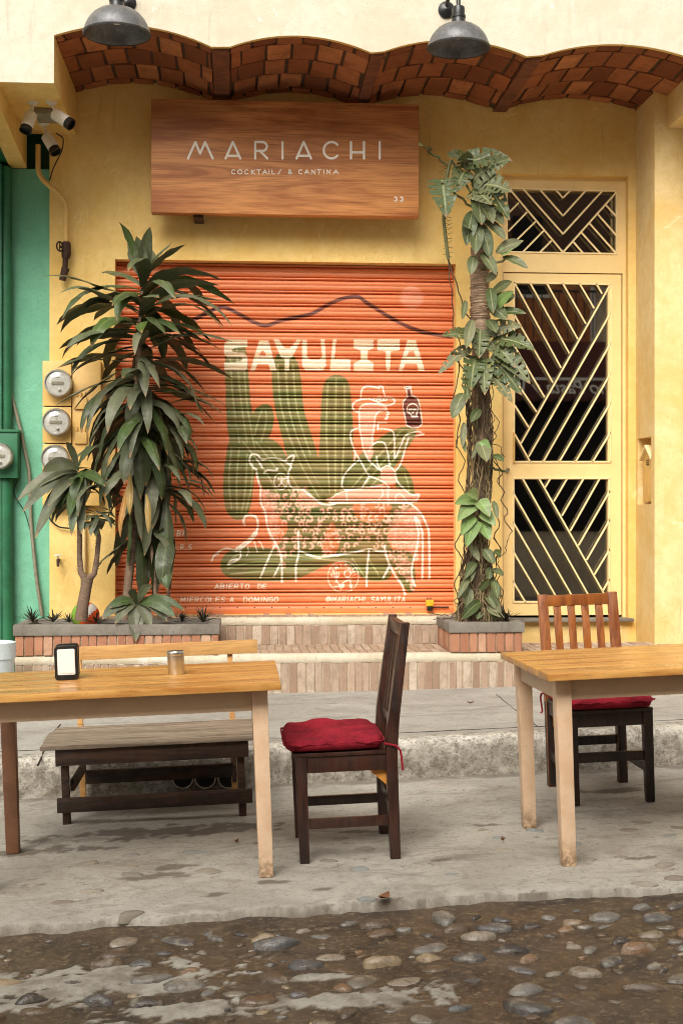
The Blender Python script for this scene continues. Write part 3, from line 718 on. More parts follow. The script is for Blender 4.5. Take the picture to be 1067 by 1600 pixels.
mb = MB(); mb.box((fx(790), .30, fz(400)), (fx(985), .33, fz(280))); mb.build('transom_panel', simple('brown panel', (.085, .045, .03, 1), .6), bld)

# ---------------------------------------------------------------- roller shutter with its mural
SY = .115
p = .0975
prof = [(0, .004), (.008, -.005), (.020, -.009), (.033, -.007), (.0365, .001), (.040, -.005), (.052, -.008), (.063, -.004), (.0685, .004), (.0705, .026), (.0755, .026), (.077, .004), (.082, -.009), (.088, -.009), (.0925, .002), (.0938, .026), (.0970, .026)]
rows = []
z = SZB + .085; rows += [(SZB, 0), (SZB + .01, -.004), (SZB + .03, -.004), (SZB + .05, -.004), (SZB + .055, .006), (SZB + .058, .006), (SZB + .062, -.003), (SZB + .078, -.003), (SZB + .081, .012), (SZB + .084, .012)]
while z < SZT + .02:
    for k in range(len(prof)):
        a = prof[k]; b = prof[k + 1] if k + 1 < len(prof) else (p, prof[0][1])
        m = max(1, int(round((b[0] - a[0]) / .0042)))
        for q in range(m): t_ = q / m; rows.append((z + a[0] + (b[0] - a[0]) * t_, a[1] + (b[1] - a[1]) * t_))
    z += p
rows = np.array([r for r in rows if r[0] < SZT + .01])
nc = 640; xs = np.linspace(SX0 - .03, SX1 + .03, nc); nr = len(rows)
XX, ZZ = np.meshgrid(xs, rows[:, 0]); YY = SY + np.repeat(rows[:, 1][:, None], nc, 1) + .0012 * np.sin(XX * 3.1 + ZZ * 9)
# survey coordinates of every vertex (mural sketched on squared paper of the shutter face)
q = np.stack([XX, np.full_like(XX, SY) + D, ZZ - H], -1)
dep = q @ np.array(fw); UU = 533.5 + F * (q @ np.array(rt)) / dep; VV = 800 - F * q[..., 2] / dep
um = UU[nr // 2]; vm = VV[:, nc // 2]
base = np.array(lin(224, 126, 76)[:3]); img = np.ones((nr, nc, 3)) * base
CREAM = np.array(lin(246, 230, 200)[:3]); WHITE = np.array(lin(250, 240, 220)[:3]); PINK = np.array(lin(246, 186, 160)[:3]); MAR = np.array(lin(92, 28, 30)[:3])
GRN = np.array(lin(104, 116, 58)[:3]); GRL = np.array(lin(184, 188, 132)[:3]); GRD = np.array(lin(62, 72, 32)[:3])
def win(u0, u1, v0, v1):
    c0, c1 = np.searchsorted(um, u0 - 4), np.searchsorted(um, u1 + 4)
    r0 = nr - np.searchsorted(vm[::-1], v1 + 9); r1 = nr - np.searchsorted(vm[::-1], v0 - 9)
    return slice(max(0, r0), min(nr, r1)), slice(max(0, c0), min(nc, c1))
def blend(sl, al, col): img[sl] = img[sl] * (1 - al[..., None]) + col * al[..., None]
def stroke(pts, r, col, op=1, soft=.8, closed=False, catmull=True):
    pts = [tuple(map(float, q)) for q in pts]
    if closed: pts = pts + [pts[0]]
    if catmull and len(pts) > 2:
        o = []; P_ = [pts[-2] if closed else pts[0]] + pts + [pts[1] if closed else pts[-1]]
        for i in range(1, len(P_) - 2):
            a, b, c, d = (np.array(P_[i + k]) for k in (-1, 0, 1, 2))
            for t in np.linspace(0, 1, 5)[:-1]: o.append(tuple(.5 * ((2 * b) + (-a + c) * t + (2 * a - 5 * b + 4 * c - d) * t * t + (-a + 3 * b - 3 * c + d) * t ** 3)))
        pts = o + [pts[-1]]
    us = [q[0] for q in pts]; vs_ = [q[1] for q in pts]
    sl = win(min(us) - r, max(us) + r, min(vs_) - r, max(vs_) + r)
    U, V = UU[sl], VV[sl]
    if U.size == 0: return
    dm = np.full(U.shape, 1e9)
    for (a, b), (c, d) in zip(pts[:-1], pts[1:]):
        l2 = (c - a) ** 2 + (d - b) ** 2 + 1e-9
        t = np.clip(((U - a) * (c - a) + (V - b) * (d - b)) / l2, 0, 1)
        dm = np.minimum(dm, np.hypot(U - a - t * (c - a), V - b - t * (d - b)))
    blend(sl, np.clip((r + soft / 2 - dm) / soft, 0, 1) * op, col)
def inside(pts, U, V):
    ins = np.zeros(U.shape, bool); n = len(pts)
    for i in range(n):
        (a, b), (c, d) = pts[i], pts[(i + 1) % n]
        if b == d: continue
        cond = ((V < b) != (V < d)) & (U < (c - a) * (V - b) / (d - b) + a); ins ^= cond
    return ins
def smoothpoly(pts, k=4):
    o = []; n = len(pts)
    for i in range(n):
        a, b, c, d = (np.array(pts[(i + q) % n], float) for q in (-1, 0, 1, 2))
        for t in np.linspace(0, 1, k + 1)[:-1]: o.append(tuple(.5 * ((2 * b) + (-a + c) * t + (2 * a - 5 * b + 4 * c - d) * t * t + (-a + 3 * b - 3 * c + d) * t ** 3)))
    return o
def fill(pts, col, op=1, smooth=False, only=None):
    if smooth: pts = smoothpoly(pts)
    us = [q[0] for q in pts]; vs_ = [q[1] for q in pts]; sl = win(min(us), max(us), min(vs_), max(vs_))
    m = inside(pts, UU[sl], VV[sl]).astype(float) * op
    if only is not None: m = m * only[sl]
    blend(sl, m, col); return sl, m
def s5(l, s, ox, oy): return [(ox + a / s, oy + b / s) for a, b in l]
# mountain, sun
stroke(s5([(60, 248), (95, 228), (150, 200), (190, 190), (240, 212), (300, 245), (345, 258), (400, 240), (470, 225), (520, 212), (580, 178), (630, 158), (685, 152), (720, 175), (800, 225), (870, 262), (940, 285), (1030, 300)], 2.371, 270, 400), 3.0, MAR * .75, 1, 1.2)
stroke([(200, 500), (240, 508), (270, 512), (296, 504)], 2.4, MAR, .9)
U0 = win(620, 668, 440, 490); rr_ = np.hypot(UU[U0] - 643, VV[U0] - 465); blend(U0, np.clip((20 - rr_) / 4, 0, 1) * .45, PINK)
# cacti
P1 = [(352, 570), (355, 545), (368, 530), (383, 542), (388, 580), (392, 630), (402, 692), (360, 692)]
P1b = [(392, 662), (398, 642), (412, 631), (424, 636), (428, 655), (422, 680), (408, 692), (392, 690)]
P2 = [(364, 680), (353, 715), (349, 760), (353, 795), (366, 811), (381, 810), (392, 790), (397, 750), (402, 715), (398, 685)]
P3 = [(362, 684), (425, 686), (452, 720), (480, 765), (505, 812), (440, 812), (402, 745)]
P4 = [(425, 575), (432, 556), (447, 550), (462, 560), (470, 590), (475, 640), (490, 690), (505, 740), (520, 785), (490, 785), (455, 730), (435, 660), (427, 620)]
P5 = [(502, 630), (506, 600), (518, 587), (533, 587), (545, 600), (550, 640), (552, 700), (550, 740), (535, 785), (508, 785), (498, 740), (500, 680)]
P6 = [(552, 722), (578, 697), (600, 680), (625, 668), (645, 667), (650, 678), (637, 700), (615, 732), (592, 760), (550, 782), (532, 768)]
P7 = [(620, 728), (635, 733), (645, 755), (646, 782), (620, 778)]
P8 = [(345, 882), (352, 866), (372, 855), (400, 855), (480, 862), (540, 868), (602, 868), (612, 890), (604, 906), (570, 905), (535, 878), (500, 888), (470, 902), (430, 908), (370, 905), (350, 897)]
P9 = [(440, 795), (470, 780), (560, 788), (600, 786), (645, 783), (630, 805), (605, 835), (612, 870), (560, 875), (440, 872), (436, 850), (450, 825)]
P10 = [(604, 862), (640, 862), (648, 890), (648, 918), (640, 926), (630, 915), (616, 890)]
gm = np.zeros((nr, nc))
for P_ in (P2, P3, P1, P1b, P4, P5, P6, P7, P8, P10): 
    sl, m = fill(P_, GRN, .96, True); gm[sl] = np.maximum(gm[sl], m)
fill(P9, GRN * .9, .92, True)
def stripes(l, r=1.0, op=.85, col=GRL):
    for q in l: stroke(q, r, col, op, 1.6)
stripes([[(360, 560), (364, 620), (374, 692)], [(370, 545), (376, 620), (386, 692)], [(381, 560), (386, 630), (398, 700)], [(408, 690), (416, 660), (415, 640)], [(398, 680), (404, 655), (410, 640)],
         [(362, 700), (358, 750), (362, 795)], [(374, 700), (370, 750), (371, 800)], [(386, 710), (384, 760), (378, 800)], [(395, 720), (393, 760), (384, 800)],
         [(380, 690), (420, 745), (445, 800)], [(400, 690), (440, 745), (470, 800)], [(420, 700), (455, 745), (485, 795)],
         [(434, 570), (440, 640), (465, 715), (500, 780)], [(446, 560), (452, 640), (475, 710), (505, 770)], [(458, 570), (464, 640), (485, 710)],
         [(512, 600), (510, 680), (515, 770)], [(525, 592), (524, 680), (524, 775)], [(538, 600), (538, 680), (532, 770)],
         [(560, 770), (600, 720), (640, 675)], [(545, 768), (585, 720), (625, 675)], [(575, 765), (610, 725), (636, 690)], [(632, 740), (638, 760), (638, 778)],
         [(356, 880), (380, 864), (450, 868), (540, 878)], [(356, 888), (400, 878), (470, 880)], [(360, 897), (420, 892), (480, 890)], [(550, 872), (570, 902)], [(575, 872), (592, 900)]])
stripes([[(366, 560), (371, 690)], [(440, 570), (446, 640), (470, 715)], [(518, 600), (517, 770)], [(532, 600), (531, 770)], [(366, 720), (365, 790)], [(380, 730), (377, 790)], [(360, 892), (420, 886), (500, 882)], [(400, 712), (430, 752), (455, 800)], [(452, 570), (458, 650), (480, 715), (508, 778)], [(545, 620), (545, 700), (538, 775)], [(556, 760), (596, 716), (634, 672)], [(403, 680), (410, 655)]], 1.8, .4, GRD)
# animal body: pink wash, orange gaps, spots
BODY = [(407, 765), (440, 770), (470, 762), (490, 775), (515, 790), (642, 786), (662, 800), (655, 860), (645, 880), (650, 925), (640, 925), (604, 862), (575, 858), (540, 866), (500, 872), (462, 862), (450, 880), (440, 890), (425, 850), (415, 815)]
rg = np.random.RandomState(5)
fill([(408, 765), (430, 770), (436, 800), (432, 860), (420, 835)], PINK, .45); fill([(470, 765), (505, 790), (480, 795), (462, 785)], PINK, .6)
fill([(552, 788), (610, 788), (598, 812), (566, 815)], base * .97, .8, True); fill([(508, 835), (520, 815), (530, 850), (518, 870), (505, 862)], base * .97, .8, True)
fill([(620, 800), (655, 800), (655, 860), (625, 858), (608, 840)], PINK, .5, True); fill([(618, 865), (645, 880), (642, 910), (628, 900)], PINK, .35)
for iu in range(23):
  for iv in range(15):
    u, v = 406 + iu * 11.5 + rg.uniform(-2.8, 2.8) + (iv % 2) * 5.5, 766 + iv * 10.8 + rg.uniform(-2.5, 2.5)
    if not inside(BODY, np.array([u]), np.array([v]))[0] or rg.rand() < .12: continue
    a0 = rg.uniform(0, 6.28); r_ = rg.uniform(2.6, 4.2); sp = rg.uniform(2.8, 4.9)
    stroke([(u + r_ * math.cos(a0 + sp * t / 5), v + r_ * 1.1 * math.sin(a0 + sp * t / 5)) for t in range(6)], rg.uniform(1.1, 1.9), PINK, .92, .8)
# rider: pink fills
fill(s5([(175, 632), (230, 575), (320, 548), (480, 515), (590, 490), (650, 522), (730, 522), (830, 575), (885, 575), (870, 612), (820, 638)], 5.081, 480, 660), PINK, .9, True)
fill(s5([(580, 380), (600, 355), (660, 350), (700, 385), (705, 440), (715, 470), (650, 500), (590, 470)], 5.081, 480, 660), PINK, .9, True)
fill(s5([(160, 350), (260, 310), (470, 350), (470, 380), (370, 420), (345, 560), (320, 700), (330, 900), (290, 1000), (220, 900), (185, 720), (170, 600)], 7.62, 540, 590), PINK, .85)
A8 = lambda l: s5(l, 5.93, 320, 690)
B5 = lambda l: s5(l, 5.081, 480, 660)
C7 = lambda l: s5(l, 7.62, 540, 590)
for l in ([(480, 260), (440, 230), (415, 170), (440, 115), (490, 125), (530, 165), (600, 155), (690, 160), (740, 185), (790, 215), (800, 240)],
          [(745, 180), (785, 140), (825, 130), (820, 165), (800, 205)], [(480, 285), (500, 380), (520, 430), (515, 500), (525, 580), (560, 650), (575, 760), (600, 840), (650, 930), (690, 1010), (712, 1100), (715, 1300)],
          [(650, 960), (600, 1060), (515, 1260)], [(705, 1120), (640, 1250)], [(800, 235), (775, 290), (775, 370), (810, 430), (900, 440), (970, 500), (1060, 560)],
          [(480, 165), (510, 200), (530, 240)], [(550, 290), (580, 265), (655, 270), (672, 250)], [(865, 830), (868, 950), (868, 1050), (845, 1150), (845, 1290)], [(870, 1010), (920, 1030), (990, 1060), (1067, 1080)]): stroke(A8(l), 1.45, WHITE, .97)
stroke([(320 + (705 + 62 * math.cos(t)) / 5.93, 690 + (370 + 75 * math.sin(t)) / 5.93) for t in np.linspace(0, 6.28, 20)], .7, WHITE)
for l in ([(680, 345), (745, 345)], [(712, 350), (712, 382), (685, 410)], [(712, 382), (742, 410)]): stroke(A8(l), 1.4, WHITE, 1, .8, False, False)
for l in ([(0, 555), (100, 640), (180, 655), (230, 640)], [(0, 1050), (100, 1070), (250, 1050), (380, 1030), (490, 1005), (560, 1020), (630, 1025)], [(490, 1015), (475, 1150), (470, 1300)],
          [(610, 980), (640, 1100), (700, 1220), (750, 1290), (775, 1365)], [(655, 1130), (600, 1240)], [(820, 648), (890, 710), (940, 800), (965, 900), (968, 1240)], [(860, 750), (900, 830), (915, 920), (912, 1240)],
          [(850, 750), (880, 860), (872, 980), (835, 1120), (828, 1200), (850, 1295)], [(180, 635), (300, 636), (560, 632), (820, 640)]): stroke(B5(l), 1.5, WHITE, .97)
for l in ([(175, 632), (225, 575), (310, 545), (420, 525), (510, 515), (600, 497)], [(400, 45), (350, 70), (343, 110), (355, 170), (378, 230), (375, 300)], [(410, 300), (350, 350), (295, 420), (275, 490), (300, 532), (430, 526)],
          [(380, 240), (430, 320), (490, 420), (600, 470), (660, 530)], [(490, 430), (430, 525)], [(490, 225), (520, 180), (560, 155), (610, 165), (635, 230), (655, 350)], [(440, 200), (480, 290), (530, 340), (590, 390)],
          [(565, 0), (562, 45), (610, 50), (665, 65), (690, 110), (690, 290)], [(695, 290), (740, 190), (780, 105), (860, 75), (905, 80)], [(800, 130), (770, 230), (740, 330), (695, 390)], [(800, 115), (860, 110), (925, 92)],
          [(700, 400), (712, 465), (760, 520), (825, 575), (885, 572), (870, 612), (820, 640)], [(590, 365), (640, 345), (690, 385), (700, 420)], [(640, 520), (640, 600), (655, 635)], [(700, 625), (705, 580), (740, 570), (790, 625)], [(310, 560), (318, 630)], [(590, 520), (600, 570), (570, 610)], [(548, 270), (560, 340), (590, 385)]): stroke(B5(l), 1.15, WHITE, .95)
for l in ([(180, 250), (190, 150), (240, 105), (330, 110), (400, 130)], [(395, 105), (435, 110), (450, 170), (470, 225)], [(180, 260), (110, 290), (80, 340), (100, 390), (155, 412)], [(180, 260), (280, 252), (370, 290), (470, 330), (540, 322), (582, 290), (560, 250), (500, 235)],
          [(155, 412), (185, 340), (260, 312), (380, 320), (480, 350)], [(480, 355), (490, 400), (512, 430), (485, 445)], [(500, 465), (465, 495), (495, 492)], [(490, 540), (390, 545), (380, 615)], [(160, 410), (165, 600), (185, 700), (205, 838)], [(470, 385), (390, 410), (350, 470), (345, 560), (320, 700), (320, 800)]): stroke(C7(l), 1.2, WHITE, .96)
for c_ in ((350, 262), (390, 270), (430, 262), (470, 258), (400, 240)): stroke([(540 + (c_[0] + 20 * math.cos(t)) / 7.62, 590 + (c_[1] + 16 * math.sin(t)) / 7.62) for t in np.linspace(0, 6.28, 9)], .7, WHITE)
# bottle
BT = C7([(718, 140), (770, 130), (785, 212), (820, 228), (858, 252), (880, 330), (910, 550), (870, 590), (790, 602), (725, 570), (680, 350), (682, 295), (705, 258), (735, 232)])
fill(BT, MAR * .8, 1); fill(C7([(695, 118), (775, 98), (780, 116), (700, 136)]), MAR * .8, 1)
stroke(BT, .7, WHITE, 1, .8, True, False); stroke(C7([(695, 118), (775, 98), (780, 116), (700, 136)]), .6, WHITE, 1, .8, True, False)
stroke([(540 + (795 + 66 * math.cos(t)) / 7.62, 590 + (375 + 62 * math.sin(t)) / 7.62) for t in np.linspace(2.6, 6.9, 14)], .8, WHITE)
for l in ([(735, 410), (775, 440), (785, 465)], [(855, 400), (840, 440), (850, 465)], [(785, 468), (855, 466)]): stroke(C7(l), .7, WHITE)
for l, r_ in (([(758, 385), (778, 382)], 1.7), ([(808, 382), (830, 384)], 1.7), ([(795, 415), (797, 420)], 1.0)): stroke(C7(l), r_, WHITE)
for t in (800, 815, 830): stroke(C7([(t, 452), (t, 470)]), .45, WHITE)
# scorpion
for l, r_ in (([(370, 770), (360, 740), (375, 695), (420, 680), (470, 695), (490, 740), (490, 800), (470, 860)], 1.7), ([(470, 850), (430, 900), (370, 950), (300, 1000)], 3.6), ([(290, 1010), (200, 990), (130, 1020), (85, 1060)], 1.5), ([(130, 1040), (90, 1055), (65, 1105)], 1.3),
              ([(330, 1010), (330, 1070), (280, 1110), (215, 1140)], 1.4), ([(300, 1085), (250, 1100), (225, 1125)], 1.1), ([(400, 980), (405, 1020), (390, 1055)], .8), ([(460, 930), (475, 980), (490, 1030)], .8), ([(500, 920), (525, 950), (545, 1000)], .8)): stroke(A8(l), r_, WHITE, .95)
for a in (900, 930, 960): stroke(A8([(480 - (a - 850), a - 20), (460 - (a - 850), a + 5)]), .5, base, .8)
# block letters
Z4 = lambda l: s5(l, 3.138, 340, 510)
for l in ([(33, 88), (52, 65), (148, 65), (148, 100), (90, 105), (68, 117), (78, 127), (130, 130), (148, 148), (148, 205), (135, 218), (33, 218), (33, 178), (108, 172), (127, 162), (112, 152), (50, 152), (33, 138)],
          [(160, 218), (205, 68), (250, 68), (290, 218), (258, 218), (250, 186), (196, 186), (184, 218)], [(274, 65), (300, 65), (330, 108), (354, 108), (390, 65), (410, 65), (368, 148), (350, 162), (350, 218), (330, 218), (330, 162), (308, 148)],
          [(415, 65), (438, 65), (438, 148), (455, 163), (500, 163), (513, 150), (505, 65), (525, 65), (532, 190), (515, 218), (435, 218), (415, 198)], [(565, 65), (583, 65), (572, 160), (652, 160), (652, 218), (550, 218)],
          [(668, 65), (765, 65), (765, 105), (735, 120), (735, 165), (765, 180), (765, 218), (668, 218), (668, 180), (702, 165), (702, 120), (668, 105)], [(782, 65), (892, 65), (892, 118), (848, 122), (845, 218), (826, 218), (824, 122), (782, 118)],
          [(885, 218), (930, 68), (970, 68), (1015, 218), (984, 218), (976, 185), (918, 185), (906, 218)]): fill(Z4(l), CREAM, 1)
for l in ([(214, 120), (228, 120), (240, 145), (204, 145)], [(937, 122), (960, 122), (970, 147), (928, 147)]): fill(Z4(l), base, 1)
# hand lettering: single stroke capitals
def arc(cx, cy, rx, ry, a0, a1, n=10): return [(cx + rx * math.cos(R(a0 + (a1 - a0) * i / n)), cy + ry * math.sin(R(a0 + (a1 - a0) * i / n))) for i in range(n + 1)]
FONT = {
 'A': [[(0, 1), (.5, 0), (1, 1)], [(.2, .65), (.8, .65)]], 'B': [[(0, 0), (0, 1)], [(0, 0), (.5, 0)] + arc(.5, .24, .4, .24, -90, 90) + [(0, .48)], [(.5, .48)] + arc(.52, .74, .46, .26, -90, 90) + [(0, 1)]],
 'C': [arc(.55, .5, .5, .5, -50, -310, 14)], 'D': [[(0, 0), (0, 1), (.4, 1)] + arc(.4, .5, .58, .5, 90, -90, 12) + [(0, 0)]], 'E': [[(.95, 0), (0, 0), (0, 1), (.95, 1)], [(0, .5), (.8, .5)]],
 'G': [arc(.55, .5, .5, .5, -50, -360, 16) + [(.65, .55)]], 'H': [[(0, 0), (0, 1)], [(1, 0), (1, 1)], [(0, .55), (1, .55)]], 'I': [[(.5, 0), (.5, 1)]], 'K': [[(0, 0), (0, 1)], [(.9, 0), (.05, .55), (.95, 1)]],
 'L': [[(0, 0), (0, 1), (.9, 1)]], 'M': [[(0, 1), (.12, 0), (.5, .75), (.88, 0), (1, 1)]], 'N': [[(0, 1), (0, 0), (1, 1), (1, 0)]], 'O': [arc(.5, .5, .5, .5, 0, 360, 18)],
 'R': [[(0, 1), (0, 0), (.5, 0)] + arc(.5, .27, .4, .27, -90, 90) + [(0, .54)], [(.4, .54), (.95, 1)]], 'S': [[(.95, .08), (.5, 0), (.1, .15), (.15, .42), (.8, .55), (.95, .8), (.5, 1), (.0, .9)]],
 'T': [[(0, 0), (1, 0)], [(.5, 0), (.5, 1)]], 'U': [[(0, 0), (0, .65), (.15, .93), (.5, 1), (.85, .93), (1, .65), (1, 0)]], 'Y': [[(0, 0), (.5, .5), (1, 0)], [(.5, .5), (.35, 1)]], '_': [[(0, 1), (1, 1)]],
 '@': [arc(.5, .5, .24, .24, 0, 360, 12), [(.74, .3), (.76, .68), (.95, .7), (1, .4)] + arc(.5, .5, .5, .5, -20, -300, 14)], '3': [arc(.45, .26, .42, .26, -150, 80, 8) + arc(.45, .74, .5, .27, -80, 150, 8)],
 '&': [[(1, 1), (.2, .3), (.25, .03), (.6, .03), (.65, .28), (.05, .7), (.2, 1), (.6, 1), (.95, .6)]], '/': [[(.0, 1), (.35, .9), (.65, .1), (1, 0)]]}
def letters(txt, u0, u1, v0, v1, r, col=WHITE, slant=.12, draw=None):
    wd = {'I': .35, ' ': .6, 'M': 1.15, '@': 1.2}; gap = .38
    tot = sum(wd.get(c, .85) for c in txt) + gap * (len(txt) - 1); k = (u1 - u0) / tot; x = u0
    for c in txt:
        w_ = wd.get(c, .85) * k
        for st in FONT.get(c, []): stroke([(x + a * w_ + slant * (1 - b) * (v1 - v0), v0 + b * (v1 - v0)) for a, b in st], r, col, 1, .7, False, False)
        x += w_ + gap * k
letters('ABIERTO', 336, 389, 912.5, 920, .75); letters('DE', 403, 416, 912.5, 920, .75)
letters('MIERCOLES', 282, 351, 933, 941, .75); letters('A', 359, 365, 933, 941, .75); letters('DOMINGO', 380.5, 434, 933, 941, .75)
letters('@MARIACHI_SAYULITA', 509, 632, 932.5, 940.5, .75); letters('BY', 277, 289, 829, 837.5, .75); letters('S_R_S', 270, 299, 851, 859, .75)
cx, cy = 536.1, 901
stroke([(cx + 24 * math.cos(t), cy + 24.5 * math.sin(t)) for t in np.linspace(0, 6.28, 40)], .55, WHITE)
for i, c in enumerate('MARIACHI'):
    an = R(-172 + i * 164 / 7); ca, sa = math.cos(an), math.sin(an)
    for st in FONT[c]:
        stroke([(cx + ca * (20.5 - 5 * b) - sa * ((a - .5) * 4.2), cy + sa * (20.5 - 5 * b) + ca * ((a - .5) * 4.2)) for a, b in st], .6, WHITE, 1, .6, False, False)
for l in ([(232, 1190), (232, 1262)], [(215, 1195), (217, 1225), (248, 1225), (250, 1195)], [(210, 1305), (250, 1300), (300, 1262), (355, 1242)], [(222, 1268), (245, 1272), (262, 1310)], [(262, 1325), (285, 1285), (292, 1300)], [(262, 1300), (270, 1325), (285, 1300)], [(340, 1250), (346, 1312)], [(335, 1295), (346, 1315), (358, 1292)]): stroke(B5(l), .8, WHITE)
stroke([(480 + (320 + 26 * math.cos(t)) / 5.081, 660 + (1200 + 28 * math.sin(t)) / 5.081) for t in np.linspace(0, 6.28, 14)], .8, WHITE)
me = bpy.data.meshes.new('roller_shutter')
co = np.stack([XX, YY, ZZ], -1).reshape(-1, 3) - np.array(mw(bld).translation)
idx = np.arange(nr * nc).reshape(nr, nc); fcs = np.stack([idx[:-1, :-1], idx[:-1, 1:], idx[1:, 1:], idx[1:, :-1]], -1).reshape(-1, 4)
me.vertices.add(len(co)); me.vertices.foreach_set('co', co.ravel().astype(np.float32))
me.loops.add(fcs.size); me.loops.foreach_set('vertex_index', fcs.ravel().astype(np.int32))
me.polygons.add(len(fcs)); me.polygons.foreach_set('loop_start', np.arange(0, fcs.size, 4, dtype=np.int32)); me.polygons.foreach_set('loop_total', np.full(len(fcs), 4, dtype=np.int32))
me.update(calc_edges=True)
ca = me.color_attributes.new('paint', 'FLOAT_COLOR', 'POINT')
ca.data.foreach_set('color', np.concatenate([img, np.ones((nr, nc, 1))], -1).ravel().astype(np.float32))
def shuttermat():
    t = NT('painted shutter steel'); v = t.mapping()
    at = t.n.new('ShaderNodeAttribute'); at.attribute_name = 'paint'
    a = t.mix(t.ramp(t.noise(t.mapping((.6, 1, 4)), 2.5, 6, .7), .35, .7, 0, .22), at.outputs['Color'], (.55, .12, .035, 1))
    a = t.mix(t.ramp(t.noise(t.mapping((1.2, 1, 30)), 2.2, 5, .7), .4, .7, 0, .16), a, (1, .6, .4, 1))
    a = t.mix(t.ramp(t.noise(v, 130, 4, .7), .66, .72, 0, .5), a, (.25, .08, .04, 1))
    a = t.mix(t.ramp(t.noise(t.mapping((2.5, 1, .5)), 2.0, 7, .75, .5), .56, .78, 0, .35), a, (.42, .20, .12, 1))
    a = t.mix(t.ramp(t.noise(t.mapping((14, 1, 30)), 2.0, 5, .8), .66, .74, 0, .6), a, (.30, .12, .07, 1))
    return t.out(a, .42, t.bump(t.noise(v, 40, 3), .08, .003), spec=.4)
me.materials.append(shuttermat()); me.polygons.foreach_set('use_smooth', [True] * len(fcs))
sh = bpy.data.objects.new('roller_shutter', me); COL.objects.link(sh); sh.parent = bld
sh['label'] = 'orange roller shutter with painted cacti, spotted cat and rider'
mb = MB(); mb.box((SX0 - .05, SY + .03, SZB - .05), (SX1 + .05, SY + .05, SZT + .1)); mb.build('shutter_backing', M['dark'], bld)
for u in range(290, 700, 27): mb = MB(); c = W(u, 949, SY - .004); mb.lathe([(0.0001, .003), (.004, .002), (.005, 0)], Matrix.Translation(c) @ Matrix.Rotation(R(90), 4, 'X'), 8); mb.build('rivet', M['rust'], sh)

# ---------------------------------------------------------------- brick steps
steps = thing('brick_steps', 'two worn brick steps with pale cement edges under the shutter', 'steps', (.8, -.9, .1))
S1Y, S2Y, S1Z, S2Z = -.96, -.27, .462, .655
SXL, SXRr = X(24, S1Y), 5.2
rb = random.Random(5)
def soldier(mb, x0, x1, yf, z0, z1, bw=.048, g=.006, dep=.03, j=.0025):
    x = x0
    while x < x1:
        ww = bw * rb.uniform(.82, 1.15); e = min(x + ww, x1)
        if e - x > .015: mb.box((x, yf - rb.uniform(0, .004), z0 + rb.uniform(0, .006)), (e, yf + dep, z1 - rb.uniform(0, .004)), 0, j)
        x = e + g * rb.uniform(.7, 1.5)
core = MB(); core.box((SXL, S1Y + .006, -.1), (SXRr, S2Y + .1, S1Z - .012)); core.box((SX0 - .3, S2Y + .006, S1Z - .012), (SX1 + .2, SY + .1, S2Z - .012)); core.build('core', M['smortar'], steps)
mb = MB(); soldier(mb, SXL, SXRr, S1Y, .12, S1Z - .058); mb.build('riser_bricks', M['sbrick'], steps, bevel=.003, segs=1)
mb = MB(); soldier(mb, SX0 - .2, SX1 + .2, S2Y, S1Z - .01, S2Z - .056, .055); mb.build('riser_bricks', M['sbrick'], steps, bevel=.003, segs=1)
mb = MB()
def nosing(x0, x1, yf, z0, z1):
    n = 220; vs = []; pr = [(0.0, z0), (-.006, z0 + .015), (-.004, z1 - .012), (.010, z1 - .002), (.055, z1)]
    for i in range(n + 1):
        x = x0 + (x1 - x0) * i / n
        for k, (dy, zz) in enumerate(pr): vs.append((x, yf + dy + .004 * noise.noise(Vector((x * 17, k, yf))), zz + .003 * noise.noise(Vector((x * 11, k, yf + 5)))))
    mb.add(vs, [(i * 5 + k, (i + 1) * 5 + k, (i + 1) * 5 + k + 1, i * 5 + k + 1) for i in range(n) for k in range(4)])
nosing(SXL, SXRr, S1Y, S1Z - .06, S1Z); mb.build('nosing', M['nosing'], steps, smooth=70); mb = MB(); nosing(SX0 - .2, SX1 + .2, S2Y, S2Z - .055, S2Z); mb.build('nosing', M['nosing'], steps, smooth=70)
M['tread'] = island('worn tread brick', lin(176, 152, 130), lin(160, 134, 112), lin(186, 166, 146), .9, .75, 60, .8)
for (x0, x1, y0, y1, zt) in ((SXL, SXRr, S1Y + .055, S2Y, S1Z), (SX0 - .2, SX1 + .2, S2Y + .055, SY + .02, S2Z)):
    mb = MB(); y = y0; r_ = 0
    while y < y1 - .03:
        x = x0 + (.05 if r_ % 2 else 0)
        while x < x1:
            mb.box((x, y, zt - .012), (min(x1, x + .05), min(y1, y + .2), zt + rb.uniform(-.003, .0015)), 0, .001); x += .056
        y += .206; r_ += 1
    mb.build('tread_bricks', M['tread'], steps, bevel=.002, segs=1)

